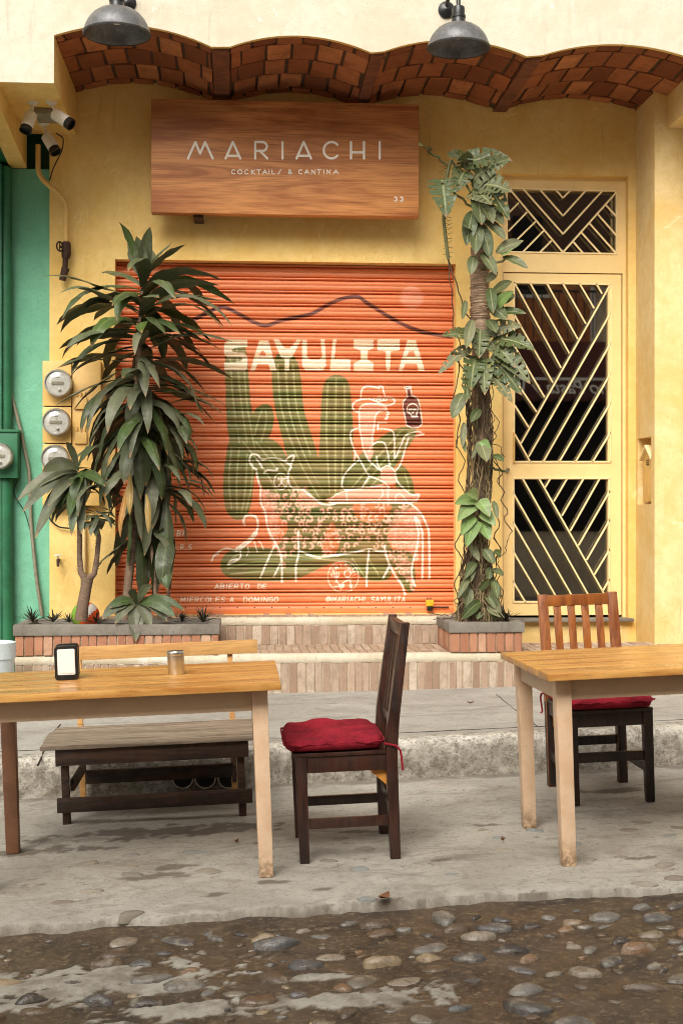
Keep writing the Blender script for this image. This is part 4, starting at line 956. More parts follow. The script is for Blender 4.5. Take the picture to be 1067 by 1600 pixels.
# ---------------------------------------------------------------- planters
def planter(label, u0, u1):
    x0, x1 = X(u0, -.97), X(u1, -.97); y0, y1 = -.965, -.36
    t = thing('planter_box', label, 'planter', ((x0 + x1) / 2, y0, S1Z), 'brick planters beside the shutter')
    zt, zr = .668, .598
    mb = MB(); mb.box((x0 + .012, y0 + .012, S1Z), (x1 - .012, y1, zr)); mb.build('core', M['smortar'], t)
    mb = MB(); soldier(mb, x0, x1, y0, S1Z, zr, .054, .007, .02, .0012)
    y = y0 + .03
    while y < y1:
        for xx in (x0, x1): mb.box((xx - .000 if xx == x0 else xx - .02, y, S1Z), (xx + .02 if xx == x0 else xx, y + .05, zr), 0, .001)
        y += .058
    mb.build('brick_facing', M['pbrick'], t, bevel=.003, segs=1)
    mb = MB(); w_ = .07; o_ = .012
    mb.box((x0 - o_, y0 - o_, zr), (x1 + o_, y0 + w_, zt), 0, .003); mb.box((x0 - o_, y1 - w_, zr + .002), (x1 + o_, y1, zt - .003), 0, .002)
    mb.box((x0 - o_ + .001, y0 + w_, zr), (x0 + w_, y1 - w_, zt - .002)); mb.box((x1 - w_, y0 + w_, zr), (x1 + o_ - .001, y1 - w_, zt - .002)); mb.build('rim', M['rim'], t, bevel=.008)
    mb = MB(); vs, fs = grid(x0 + .05, x1 - .05, 40, lambda x: (y0 + .05, y1 - .05), 20, lambda x, y, j: .632 + .012 * fbm(x, y, 0, 9)); mb.add(vs, fs); mb.build('soil', M['soil'], t, smooth=80)
    return t
planter('long low brick planter with grey cement rim under the big dracaena', 24, 341)
planter('short brick planter with grey cement rim under the climbing plant', 704, 817)

# ---------------------------------------------------------------- green building
gb = thing('green_building', 'green plastered wall of the house left of the cantina', 'building', (-2.4, 0, .1))
mb = MB(); zg = Z(265, .03, 40)
mb.box((-6, .03, -.2), (XL - .004, .36, 3.93)); mb.build('wall', M['green'], gb)
mb = MB(); mb.box((-6, .22, 3.93), (XL - .004, .4, 4.72)); mb.build('recess', M['dgreen'], gb)
mb = MB(); mb.box((-6, FY + FT + .01, 3.96), (x0_ if False else X(42, 0) - .122, .025, 4.72)); mb.build('soffit', M['dgreen'], gb)
mb = MB(); mb.box((-6, -.1, -.2), (X(3, -.1), .03, 3.93)); mb.build('door_jamb', M['dgreen'], gb)
def pipe(name, label, cat, uv, y, r, m, n=10, group=None):
    pts = [W(a, b, y) for a, b in uv]
    # round the corners
    q = [pts[0]]
    for i in range(1, len(pts) - 1):
        a, b, c = pts[i - 1], pts[i], pts[i + 1]; k = min(.04, (a - b).length * .4, (c - b).length * .4)
        p0 = b + (a - b).normalized() * k; p1 = b + (c - b).normalized() * k
        for t in (0, .25, .5, .75, 1): q.append((1 - t) ** 2 * p0 + 2 * t * (1 - t) * b + t * t * p1)
    q.append(pts[-1]); mb = MB(); mb.tube(q, r, n); o = mb.build(name, m, smooth=60)
    c = q[-1]; o.data.transform(Matrix.Translation(-c)); o.location = c
    return tag(o, label, cat, group)
pipe('downpipe', 'thick green vertical pipe above the green meter box', 'pipe', [(10, 262), (10, 672)], -.03, .045, M['dgreen'], 14)
pipe('downpipe', 'thick dark green vertical pipe below the green meter box', 'pipe', [(9, 748), (9, 880), (12, 1030)], -.04, .055, M['dgreen'], 14)
pipe('conduit', 'thin grey bent conduit leaning down the green wall', 'pipe', [(6, 572), (32, 668), (46, 735), (49, 820), (57, 900), (66, 962)], .0, .013, M['greypipe'])
pipe('cable', 'thin dark cable hanging beside the green meter box', 'cable', [(30, 745), (20, 770), (40, 800), (48, 830)], 0, .003, M['black'], 6)
# ---------------------------------------------------------------- meters
M['dialm'] = simple('grey meter dial', lin(188, 186, 176), .6, vs=30, vk=.15)
def meter(u, v, y, label, ru=21):
    c = W(u, v, y); r = ru / F * (y + D)
    t = thing('electricity_meter', label, 'meter', c + Vector((0, .07, 0)), 'round electricity meters')
    m = Matrix.Translation(c) @ Matrix.Rotation(R(90), 4, 'X')
    mb = MB(); mb.lathe([(r * 1.02, -.07), (r * 1.02, -.05), (r * .97, -.045), (r * .97, .0), (r * 1.0, .005), (r * .98, .012), (r * .9, .012)], m, 36); mb.build('ring', M['steel'], t, smooth=30)
    mb = MB(); mb.lathe([(r * .9, .002), (0.0001, .002)], m, 36); mb.build('dial', M['dialm'], t)
    mb = MB(); mb.lathe([(r * .9, .012), (r * .86, .03), (r * .7, .042), (r * .35, .048), (.0001, .049)], m, 36); mb.build('glass_cover', M['domeglass'], t, smooth=80)
    mb = MB(); mb.box((c.x - r * .45, c.y - .008, c.z - r * .14), (c.x + r * .42, c.y - .004, c.z + r * .08))
    for a, b, w_ in ((-.2, .5, .4), (-.12, .38, .24), (0, .2, .06)): mb.box((c.x + a * r, c.y - .006, c.z + b * r), (c.x + (a + w_) * r, c.y - .004, c.z + (b + .05) * r))
    mb.build('display', M['greypipe'], t)
    mb = MB(); mb.lathe([(.009, 0), (.009, .014), (.0001, .015)], Matrix.Translation(c + Vector((.012, -.004, -r * .52))) @ Matrix.Rotation(R(90), 4, 'X'), 12); mb.build('seal', M['steel'], t, smooth=30)
cab = thing('meter_cabinet', 'yellow painted steel cabinet carrying three round meters', 'cabinet', W(110, 790, 0))
def pb(mb, u0, v0, u1, v1, y0, y1):
    a, b = W(u0, v1, y0), W(u1, v0, y0); mb.box((a.x, y0, a.z), (b.x, y1, b.z))
mb = MB()
for v0, v1 in ((564, 634), (636, 692), (694, 790)): pb(mb, 67, v0, 112, v1, -.10, .028)
mb.build('meter_housing', M['ybox'], cab, bevel=.004)
mb = MB(); pb(mb, 113.5, 564, 158, 790, -.085, -.001); mb.build('breaker_housing', M['ybox'], cab, bevel=.004)
for v0 in (617, 671): mb = MB(); pb(mb, 117, v0 + 4, 136, v0 + 22, -.105, -.085); pb(mb, 118, v0 - 5, 122, v0 + 4, -.1, -.085); pb(mb, 124, v0 - 5, 128, v0 + 4, -.1, -.085); pb(mb, 130, v0 - 5, 134, v0 + 4.2, -.1, -.085); mb.build('breaker_cover', M['ybox'], cab, bevel=.003)
meter(91, 598, -.17, 'topmost of the three meters on the yellow cabinet'); meter(88, 659, -.17, 'middle meter of three on the yellow cabinet'); meter(86, 716, -.17, 'lowest meter on the yellow cabinet, half hidden by leaves')
gm_ = thing('green_meter_box', 'green steel meter box on the green wall', 'meter box', W(10, 748, 0))
mb = MB(); pb(mb, -40, 674, 28, 747, -.13, .03); mb.build('housing', M['dgreen'], gm_, bevel=.004)
mb = MB(); pb(mb, -42, 671, 30, 675, -.14, .03); mb.build('lid', M['dgreen'], gm_, bevel=.003)
meter(-1, 712, -.19, 'round meter on the green box at the left edge', 20)
# conduit and gate valve on the yellow wall
pipe('conduit', 'yellow painted pipe running down from under the left beam', 'pipe', [(60, 226), (60, 268), (68, 282), (98, 308), (104, 320), (104, 378)], -.07, .018, M['ybox'], 12)
gv = thing('gate_valve', 'rusty brown gate valve under the yellow pipe', 'valve', W(103, 440, -.07))
mb = MB(); a = W(104, 378, -.07)
mb.tube([a, W(104, 382, -.07), W(104, 398, -.07), W(103, 404, -.07)], [.026, .034, .034, .026], 12); mb.tube([W(103, 404, -.07), W(102, 420, -.07)], .02, 10); mb.tube([W(103, 419, -.07), W(98, 438, -.07)], [.03, .024], 10)
mb.build('body', M['rust'], gv, smooth=50)
mb = MB(); c = W(94, 385, -.12); n_ = 24
mb.tube([c + Vector((.032 * math.cos(i * 2 * math.pi / n_) * .6, .032 * math.cos(i * 2 * math.pi / n_) * .6, .034 * math.sin(i * 2 * math.pi / n_))) for i in range(n_ + 1)], .006, 6)
mb.tube([c, W(103, 388, -.07)], .009, 8); mb.tube([c + Vector((0, 0, .03)), c - Vector((0, 0, .03))], .005, 6); mb.build('handwheel', M['rust'], gv, smooth=50)
# wall tap, vertical pipe
tp = thing('wall_tap', 'small dark water tap on the yellow wall below the cabinet', 'tap', W(92, 880, -.01))
mb = MB(); c = W(92, 875, -.02)
mb.tube([c + Vector((0, .02, 0)), c + Vector((0, -.03, 0)), c + Vector((.004, -.06, -.012)), c + Vector((.004, -.065, -.045))], [.012, .012, .011, .009], 10); mb.build('spout', M['rust'], tp, smooth=50)
mb = MB(); mb.tube([c + Vector((0, -.03, .0)), c + Vector((0, -.03, .035))], .006, 8); mb.tube([c + Vector((-.025, -.03, .035)), c + Vector((.025, -.03, .035))], .006, 8); mb.build('tap_handle', M['steel'], tp, smooth=50)
pipe('wall_pipe', 'pale yellow vertical pipe below the meter cabinet', 'pipe', [(132, 790), (132, 955)], -.03, .014, M['yellow2'])
# security cameras under the left beam
jb = MB(); c = W(72, 178, -.6); zc = zbl
jb.box((c.x - .07, -.68, zc - .045), (c.x + .07, -.44, zc - .001)); jbo = jb.build('junction_box', M['greypipe'], bevel=.01); tag(jbo, 'grey junction box between the cameras under the beam', 'junction box')
M['camw'] = simple('dusty white camera shell', lin(226, 220, 206), .45, vk=.12)
def seccam(label, mu, mv, hu, hv, bu, bv, y_, yb_):
    """mount disc pixel, shell rear pixel, shell front pixel"""
    top = G(mu, mv, zbl, 0); y = top.y
    hd = W(hu, hv, y - .01); fr_ = W(bu, bv, y - .06)
    t = thing('security_camera', label, 'camera', top, 'small security cameras under the left beam')
    mb = MB(); mb.lathe([(.0001, -.022), (.02, -.02), (.038, -.006), (.04, 0)], Matrix.Translation(top), 24); mb.build('mount', M['camw'], t, smooth=40)
    mid = (hd + fr_) / 2
    mb = MB(); mb.tube([top - Vector((0, 0, .01)), top.lerp(mid, .35) - Vector((0, 0, .02)), mid], [.012, .012, .010], 10); mb.build('arm', M['camw'], t, smooth=50)
    ax = (fr_ - hd).normalized(); L = (fr_ - hd).length
    m = Matrix.Translation(hd) @ ax.to_track_quat('Z', 'Y').to_matrix().to_4x4()
    mb = MB(); mb.lathe([(.0001, 0), (.032, .0), (.041, .008), (.041, L * .78)], m, 24); mb.build('shell', M['camw'], t, smooth=40)
    mb = MB(); mb.lathe([(.041, L * .78), (.043, L), (.036, L), (.034, L * .86), (.0001, L * .86)], m, 24); mb.build('lens_hood', M['black'], t, smooth=40)
seccam('white security camera left of its pair, aimed down left', 52, 160, 50, 177, 40, 205, 0, 0)
seccam('white security camera right of its pair, aimed down right', 81, 160, 85, 177, 112, 195, 0, 0)
seccam('white security camera hanging lowest, aimed down right', 69, 193, 73, 212, 88, 238, 0, 0)
pipe('cable', 'black cable looping from the lowest camera to the wall corner', 'cable', [(88, 208), (100, 215), (98, 235), (84, 262), (78, 282)], -.1, .005, M['black'], 6)

pipe('cable', 'short black cable looping below the meter cabinet', 'cable', [(74, 792), (78, 812), (92, 824), (116, 826)], -.03, .006, M['black'], 6)

# ---------------------------------------------------------------- wall sign
SGY = -.27
a, b = W(236.5, 332, SGY), W(654.5, 163, SGY)
sg = thing('wooden_sign', 'large varnished wooden board lettered MARIACHI above the shutter', 'sign', ((a.x + b.x) / 2, SGY, a.z))
mb = MB(); mb.box((a.x, SGY, a.z), (b.x, SGY + .10, b.z)); mb.build('board', M['wood_sign'], sg, bevel=.008)
for lo, hi in (((a.x + .3, SGY + .05, a.z - .02), (a.x + .37, -.001, a.z - .001)), ((a.x + .34, SGY + .101, a.z + .2), (a.x + .40, -.001, a.z + .26)), ((b.x - .40, SGY + .101, a.z + .2), (b.x - .34, -.001, a.z + .26))):
    mb = MB(); mb.box(lo, hi); mb.build('bracket', M['rust'], sg)
S7 = lambda p: W(280 + p[0] / 2.967, 190 + p[1] / 2.967, SGY)
def ribbon(mb, pts, r, y0, y1, closed=False):
    # flat stroke with round caps, extruded
    P_ = [Vector((p.x, 0, p.z)) for p in pts]; n = len(P_)
    L, Rr = [], []
    for i in range(n):
        t = (P_[min(i + 1, n - 1)] - P_[max(i - 1, 0)]).normalized(); nn = Vector((-t.z, 0, t.x))
        k = 1.0
        if 0 < i < n - 1:
            t1 = (P_[i] - P_[i - 1]).normalized(); cosv = max(.35, abs(nn.dot(Vector((-t1.z, 0, t1.x))))); k = min(2.2, 1 / cosv)
        L.append(P_[i] + nn * r * k); Rr.append(P_[i] - nn * r * k)
    def cap(c, t):
        nn = Vector((-t.z, 0, t.x)); return [c + (nn * math.cos(q) + t * math.sin(q)) * r for q in (R(30), R(60), R(90), R(120), R(150))]
    t0 = (P_[0] - P_[1]).normalized(); t1 = (P_[-1] - P_[-2]).normalized()
    vs = []; fs = []
    for y in (y0, y1):
        vs += [(q.x, y, q.z) for q in L] + [(q.x, y, q.z) for q in Rr]
    for i in range(n - 1):
        fs += [(i, i + 1, n + i + 1, n + i), (i, 2 * n + i, 2 * n + i + 1, i + 1), (n + i, n + i + 1, 3 * n + i + 1, 3 * n + i)]
    fs += [(0, n, 3 * n, 2 * n), (n - 1, 2 * n - 1 + 0, 4 * n - 1, 3 * n - 1)]
    mb.add(vs, fs)
    for c, t in ((P_[0], t0), (P_[-1], t1)):
        cp = cap(c, t); nn = Vector((-t.z, 0, t.x)); ring = [c + nn * r] + cp + [c - nn * r]; k = len(ring)
        mb.add([(q.x, y0 - .0002, q.z) for q in ring] + [(q.x, y1, q.z) for q in ring], [tuple(range(k))] + [(i, i + 1, k + i + 1, k + i) for i in range(k - 1)])
y0_, y1_ = SGY - .004, SGY + .001; rw = 5.2 / 2.967 / F * (D + SGY)
cnt = [0]
def big(*strokes):
    mb = MB()
    for st in strokes:
        cnt[0] += 1
        for a_, b_ in zip(st[:-1], st[1:]):
            ribbon(mb, [S7(a_), S7(b_)], rw, y0_ - .00025 * (cnt[0] % 4), y1_)
            cnt[0] += 1
    mb.build('letter', M['text'], sg)
def curve_(st): return st
def bigc(*strokes):
    mb = MB()
    for k, st in enumerate(strokes): ribbon(mb, [S7(q) for q in st], rw, y0_ - .0004 * k, y1_)
    mb.build('letter', M['text'], sg)
bigc([(42, 171), (76, 96)], [(76, 96), (98, 148)], [(98, 148), (121, 96)], [(121, 96), (156, 171)])
bigc([(216, 171), (249, 95)], [(249, 95), (284, 171)], [(228, 159), (272, 159)])
bigc([(353, 171), (353, 95)], [(353, 95), (382, 95)] + arc(385, 115.5, 22, 20.5, -80, 80, 10) + [(382, 136), (353, 136)], [(376, 138), (409, 171)])
bigc([(479, 95), (479, 171)])
bigc([(544, 171), (577, 95)], [(577, 95), (611, 171)], [(556, 159), (600, 159)])
bigc(arc(706, 133, 36, 38, -42, -318, 20))
bigc([(796, 95), (796, 171)], [(856, 95), (856, 171)], [(796, 143), (856, 143)])
bigc([(929, 95), (929, 171)])
k_ = 0
for c, x0_, x1_ in (('C', 243, 261), ('O', 272, 293), ('C', 303, 321), ('K', 336, 352), ('T', 360, 378), ('A', 387, 408), ('I', 414, 420), ('L', 431, 444), ('/', 456, 474), ('&', 506, 522), ('C', 554, 571), ('A', 581, 602), ('N', 613, 630), ('T', 640, 658), ('I', 667, 673), ('N', 684, 700), ('A', 714, 738)):
    mb = MB()
    for st in FONT[c]:
        k_ += 1; ribbon(mb, [S7((x0_ + p_ * (x1_ - x0_), 224 + q_ * 19)) for p_, q_ in st], rw * .36, y0_ - .0003 * (k_ % 5), y1_)
    mb.build('small_letter', M['text'], sg)
for x0_ in (996, 1023): mb = MB(); ribbon(mb, [S7((x0_ + p_ * 14, 350 + q_ * 19)) for p_, q_ in FONT['3'][0]], rw * .4, y0_, y1_); mb.build('numeral', M['text'], sg)
for u in (285, 300):
    pass

# ---------------------------------------------------------------- barn lamps on the fascia
def lampmat():
    t = NT('aged galvanised shade'); v = t.mapping((1, 1, 1))
    a = t.mix(t.ramp(t.noise(v, 9, 5, .7), .35, .7), (.16, .16, .165, 1), (.09, .088, .088, 1))
    a = t.mix(t.ramp(t.noise(t.mapping((30, 30, 4)), 2, 5, .7), .5, .75, 0, .5), a, (.32, .31, .29, 1))
    return t.out(a, .45, t.bump(t.noise(v, 60, 3), .1, .002), .5)
M['lamp'] = lampmat()
def lamp(label, u, vb, w_px, y, mu, mv):
    c = W(u, vb, y); r = w_px / 2 / F * (y + D); k = r / .215
    t = thing('barn_lamp', label, 'lamp', (c.x, FY, c.z), 'grey dome lamps on the fascia')
    m = Matrix.Translation(c)
    pr = [(.215, 0), (.219, .006), (.215, .012), (.208, .03), (.196, .062), (.178, .094), (.15, .126), (.115, .15), (.078, .165), (.052, .172)]
    mb = MB(); mb.lathe([(a * k, b * k) for a, b in pr] + [(a * k - .004, b * k - .004) for a, b in reversed(pr)], m, 48); mb.build('shade', M['lamp'], t, smooth=60)
    mb = MB(); mb.lathe([(.052 * k, .168 * k), (.048 * k, .175 * k), (.046 * k, .205 * k), (.05 * k, .21 * k), (.05 * k, .225 * k), (.044 * k, .23 * k), (.044 * k, .27 * k), (.04 * k, .285 * k), (.0001, .29 * k)], m, 24); mb.build('socket', M['black'], t, smooth=30)
    q = W(mu, mv, FY); top = c + Vector((0, 0, .285 * k))
    pts = []; p0 = top; p1 = top + Vector((0, 0, .2)); p2 = Vector((q.x, FY - .15, q.z + .14)); p3 = Vector((q.x, FY, q.z))
    for i in range(17):
        s_ = i / 16; pts.append((1 - s_) ** 3 * p0 + 3 * s_ * (1 - s_) ** 2 * p1 + 3 * s_ * s_ * (1 - s_) * p2 + s_ ** 3 * p3)
    mb = MB(); mb.tube(pts, .014, 12); mb.build('gooseneck', M['black'], t, smooth=60)
    mb = MB(); mb.lathe([(.055, -.001), (.055, .012), (.03, .03), (.0001, .034)], Matrix.Translation(p3) @ Matrix.Rotation(R(90), 4, 'X'), 24); mb.build('wall_plate', M['black'], t, smooth=30)
    mb = MB(); mb.lathe([(.0001, -.03), (.02, -.024), (.03, 0), (.025, .03), (.018, .07)], Matrix.Translation(c + Vector((0, 0, .09))), 16); mb.build('bulb', M['white'], t, smooth=60)
lamp('grey dome lamp above the left end of the wooden sign', 183, 54, 104, -1.62, 200, 5)
lamp('grey dome lamp right of the wooden sign above the climbing plant', 716, 76, 99, -1.62, 697, 16)

# ---------------------------------------------------------------- mailbox in niche, padlock
mbx = thing('mailbox', 'yellow house shaped mailbox in the pilaster niche', 'mailbox', (PX + .08, -.2, NZ0))
mb = MB(); yc = (-.05 + NY0) / 2 - .02; hw = .12; zb_, ze, zr_ = NZ0 + .02, NZ0 + .34, NZ0 + .42
pts = [(yc - hw, zb_), (yc + hw, zb_), (yc + hw, ze), (yc, zr_), (yc - hw, ze)]
n = 5; vs = [(PX + .02, y, z) for y, z in pts] + [(PX + .109, y, z) for y, z in pts]
mb.add(vs, [(0, 1, 2, 3, 4), (9, 8, 7, 6, 5)] + [(i, i + 5, (i + 1) % 5 + 5, (i + 1) % 5) for i in range(5)]); mb.build('body', M['ybox'], mbx, bevel=.004)
mb = MB(); mb.beam((PX + .05, yc - hw - .02, ze - .012), (PX + .05, yc + .005, zr_ + .012), .11, .014, Vector((1, 0, 0))); mb.beam((PX + .05, yc - .005, zr_ + .014), (PX + .05, yc + hw + .02, ze - .010), .11, .014, Vector((1, 0, 0))); mb.build('roof', M['ybar'], mbx, bevel=.002)
mb = MB()
for i in range(3): mb.box((PX + .016, yc - .03, ze - .05 + i * .015), (PX + .0195, yc + .03, ze - .044 + i * .015))
mb.build('slot', M['rust'], mbx)
pk = thing('padlock', 'yellow padlock on the lower right corner of the shutter', 'padlock', W(671, 955, SY - .02))
mb = MB(); c = W(671, 943, SY - .05); mb.box((c.x - .03, c.y - .02, c.z - .02), (c.x + .03, c.y + .02, c.z + .028)); mb.build('body', simple('yellow lock plastic', lin(206, 170, 30), .5), pk, bevel=.009)
mb = MB(); mb.box((c.x - .02, c.y - .016, c.z - .055), (c.x + .022, c.y + .02, c.z - .021)); mb.build('base', M['black'], pk, bevel=.005)
mb = MB(); mb.tube([c + Vector((-.016, 0, .02)), c + Vector((-.016, .02, .04)), c + Vector((.016, .02, .04)), c + Vector((.016, 0, .02))], .004, 8); mb.tube([c + Vector((.03, .03, -.03)), c + Vector((.15, .03, -.03))], .006, 8); mb.build('shackle', M['rust'], pk, smooth=60)

# ---------------------------------------------------------------- furniture
def table(label, fx_, fy, len_, dep, yaw, tz=.76, brown=False):
    """fx_, fy: front left corner on the ground plan"""
    t = thing('dining_table', label, 'table', (fx_, fy, gz(fx_)), 'wooden tables on the pavement', yaw, math.atan(SL))
    th_ = .028; n = 5
    mb = MB(); w_ = dep / n
    for i in range(n): mb.box((0, i * w_ + .0005, tz - th_), (len_, (i + 1) * w_ - .0005, tz), 0)
    mb.build('tabletop', M['tabletop'], t, bevel=.004, world=False)
    o_ = .05; lw = .062; ah = .086
    for (x, y) in ((o_, o_ + .03), (len_ - o_ - lw, o_ + .03), (o_, dep - o_ - lw), (len_ - o_ - lw, dep - o_ - lw)):
        mb = MB(); z0 = -.03 if False else 0
        mb.add([(x + .004, y + .004, z0), (x + lw - .004, y + .004, z0), (x + lw - .004, y + lw - .004, z0), (x + .004, y + lw - .004, z0), (x, y, tz - th_), (x + lw, y, tz - th_), (x + lw, y + lw, tz - th_), (x, y + lw, tz - th_)],
               [(0, 1, 2, 3), (4, 5, 6, 7), (0, 1, 5, 4), (1, 2, 6, 5), (2, 3, 7, 6), (3, 0, 4, 7)])
        lo_ = mb.build('leg', M['brown_leg'] if (brown and x < .5 and y > .3) else M['beige_leg'], t, bevel=.004, world=False)
        if brown and x < .5 and y > .3: lo_['label'] = 'brown painted table leg'
    zt = tz - th_ - .001; y_f = o_ + .03
    for lo, hi in (((o_ + lw, y_f + .012, zt - ah), (len_ - o_ - lw, y_f + .034, zt)), ((o_ + lw, dep - o_ - .034, zt - ah), (len_ - o_ - lw, dep - o_ - .012, zt)), ((o_ + .010, y_f + lw, zt - ah), (o_ + .032, dep - o_ - lw, zt)), ((len_ - o_ - .032, y_f + lw, zt - ah), (len_ - o_ - .010, dep - o_ - lw, zt))):
        mb = MB(); mb.box(lo, hi); mb.build('apron', M['beige'], t, bevel=.003, world=False)
    return t
table('wooden table with napkin holder and steel cup on top', -1.03, -4.965, 1.225, .80, R(0), .76, True)
table('bare wooden table with the golden backed chair behind it', 1.2, -5.06, 1.4, .83, R(1.5), .757)

def cushion(label, root_m, wd, dp, z0, group):
    t = thing('seat_cushion', label, 'cushion', (0, 0, 0), group); t.matrix_basis = root_m @ Matrix.Translation((0, 0, z0))
    nx, ny = 40, 40; mb = MB(); th_ = .064
    def pt(i, j, top):
        u, v = i / nx * 2 - 1, j / ny * 2 - 1
        # rounded square plan
        k = 1 - .07 * (abs(u) ** 4) * (abs(v) ** 4) * 2
        x, y = u * wd / 2 * k, v * dp / 2 * k + .01
        e = max(abs(u), abs(v)); prof_ = (1 - e ** 7) ** .45 if e < 1 else 0
        nz = .022 * noise.fractal(Vector((x * 6, y * 6, root_m[0][3] * 3)), 1, 2, 4) + .006 * math.sin(y * 40 + 6 * noise.noise(Vector((x * 5, y * 3, 1)))) * (e ** 2)
        tuft = -.015 * sum(math.exp(-((x - a) ** 2 + (y - b) ** 2) / .0012) for a in (-.09, .09) for b in (-.08, .1))
        z = th_ * .5 + (th_ * .5 * prof_ + (nz + tuft) * prof_ if top else -th_ * .5 * prof_ * .9)
        wob = .008 * noise.noise(Vector((x * 14, y * 14, 2)))
        return (x + wob * e, y + wob * e, z)
    vs = [pt(i, j, True) for i in range(nx + 1) for j in range(ny + 1)] + [pt(i, j, False) for i in range(nx + 1) for j in range(ny + 1)]
    off = (nx + 1) * (ny + 1); q = lambda i, j: i * (ny + 1) + j
    fs = [(q(i, j), q(i + 1, j), q(i + 1, j + 1), q(i, j + 1)) for i in range(nx) for j in range(ny)]
    fs += [(off + q(i, j), off + q(i, j + 1), off + q(i + 1, j + 1), off + q(i + 1, j)) for i in range(nx) for j in range(ny)]
    mb.add(vs, fs); o = mb.build('cushion_pad', M['cloth'], t, world=False)
    bm = bmesh.new(); bm.from_mesh(o.data); bmesh.ops.remove_doubles(bm, verts=bm.verts, dist=.0005); bmesh.ops.recalc_face_normals(bm, faces=bm.faces); bm.to_mesh(o.data); bm.free()
    o.data.polygons.foreach_set('use_smooth', [True] * len(o.data.polygons))
    mb = MB(); pts = []
    for i in range(81):
        a = 2 * math.pi * i / 80; cx, sx = math.cos(a), math.sin(a); k = 1 / max(abs(cx), abs(sx)); k = min(k, 1.30)
        pts.append((cx * k * wd / 2 * .985, sx * k * dp / 2 * .985 + .01, th_ * .62 + .004 * math.sin(i * 1.7)))
    mb.tube(pts, .0042, 6); mb.build('piping', M['cloth'], t, smooth=80, world=False)
    for s_ in (-1, 1):
        mb = MB(); x = s_ * wd * .47; mb.tube([(x, -dp / 2 + .02, .03), (x + s_ * .01, -dp / 2 - .03, .02), (x + s_ * .012, -dp / 2 - .045, .0), (x + s_ * .004, -dp / 2 - .05, -.05 - .02 * s_), (x + s_ * .012, -dp / 2 - .052, -.08)], .005, 6)
        mb.build('tie_string', M['cloth'], t, smooth=60, world=False)
    return t
def chair(label, x, y, yaw, mback, mleg, clabel, wd=.42, dp=.43):
    t = thing('wooden_chair', label, 'chair', (x, y, gz(x)), 'wooden chairs with red cushions', yaw, math.atan(SL))
    lw = .046; hx = wd / 2 - lw / 2; hy = dp / 2 - lw / 2; sz = .435
    side = Vector((1, 0, 0))
    for s_ in (-1, 1):
        mb = MB(); mb.beam((s_ * hx, hy, 0), (s_ * hx, hy, sz - .01), lw * .85, lw * .85, side, 0, lw, lw); mb.build('leg', mleg, t, bevel=.003, world=False)
    for s_ in (-1, 1):       # rear post: leg and back upright in one timber
        mb = MB(); pr = [(-hy, 0, lw * .9), (-hy, .42, lw), (-hy - .012, .55, lw), (-hy - .075, .945, lw * .72)]
        vs = []
        for yy, zz, d_ in pr:
            for a, b in ((-1, -1), (1, -1), (1, 1), (-1, 1)): vs.append((s_ * hx + a * lw / 2, yy + b * d_ / 2, zz))
        fs = [(3, 2, 1, 0), (12, 13, 14, 15)]
        for i in range(3):
            for k in range(4): fs.append((i * 4 + k, i * 4 + (k + 1) % 4, i * 4 + 4 + (k + 1) % 4, i * 4 + 4 + k))
        mb.add(vs, fs); mb.m[-8:] = [0] * 8; mb.m[2] = mb.m[3] = mb.m[4] = mb.m[5] = 1; mb.m[0] = 1; mb.build('rear_post', [mback, mleg], t, bevel=.003, world=False)  # post below the seat gets the leg material; its dark tone stands for shade
    mb = MB(); iw = wd - 2 * lw - .001
    mb.box((-iw / 2, -hy - .070 - .013, .885), (iw / 2, -hy - .070 + .013, .94)); mb.build('top_rail', mback, t, bevel=.003, world=False)
    mb = MB(); mb.box((-iw / 2, -hy - .020 - .012, .52), (iw / 2, -hy - .020 + .012, .56)); mb.build('lower_back_rail', mback, t, bevel=.003, world=False)
    for i in range(4):
        xx = (-1.5 + i) * iw / 4.35
        mb = MB(); mb.beam((xx, -hy - .020, .561), (xx, -hy - .069, .884), .036, .016, side); mb.build('back_slat', mback, t, bevel=.002, world=False)
    for lo, hi in (((-iw / 2, hy - .014, sz - .075), (iw / 2, hy + .014, sz - .011)), ((-iw / 2, -hy - .014, sz - .075), (iw / 2, -hy + .014, sz - .011)),
                   ((-hx - .014, -hy + lw / 2, sz - .075), (-hx + .014, hy - lw / 2, sz - .011)), ((hx - .014, -hy + lw / 2, sz - .075), (hx + .014, hy - lw / 2, sz - .011))):
        mb = MB(); mb.box(lo, hi); mb.build('seat_rail', mleg, t, bevel=.002, world=False)
    mb = MB(); mb.box((-wd / 2 + .002, -dp / 2 + lw, sz - .010), (wd / 2 - .002, dp / 2 + .01, sz + .006)); mb.build('seat', mleg, t, bevel=.003, world=False)
    for lo, hi in (((-hx - .011, -hy + lw / 2, .135), (-hx + .011, hy - lw / 2, .175)), ((hx - .011, -hy + lw / 2, .135), (hx + .011, hy - lw / 2, .175)), ((-iw / 2, hy - .011, .195), (iw / 2, hy + .011, .24)), ((-iw / 2, -hy - .011, .195), (iw / 2, -hy + .011, .24))):
        mb = MB(); mb.box(lo, hi); mb.build('stretcher', mleg, t, bevel=.002, world=False)
    for s_ in (-1, 1):
        mb = MB(); xx = s_ * (hx - .018)
        mb.add([(xx - .010, -hy + lw / 2, sz - .076), (xx - .010, -hy + lw / 2 + .07, sz - .076), (xx - .010, -hy + lw / 2, sz - .14), (xx + .010, -hy + lw / 2, sz - .076), (xx + .010, -hy + lw / 2 + .07, sz - .076), (xx + .010, -hy + lw / 2, sz - .14)],
               [(0, 1, 2), (5, 4, 3), (0, 3, 4, 1), (1, 4, 5, 2), (2, 5, 3, 0)]); mb.build('corner_block', M['block'], t, world=False)
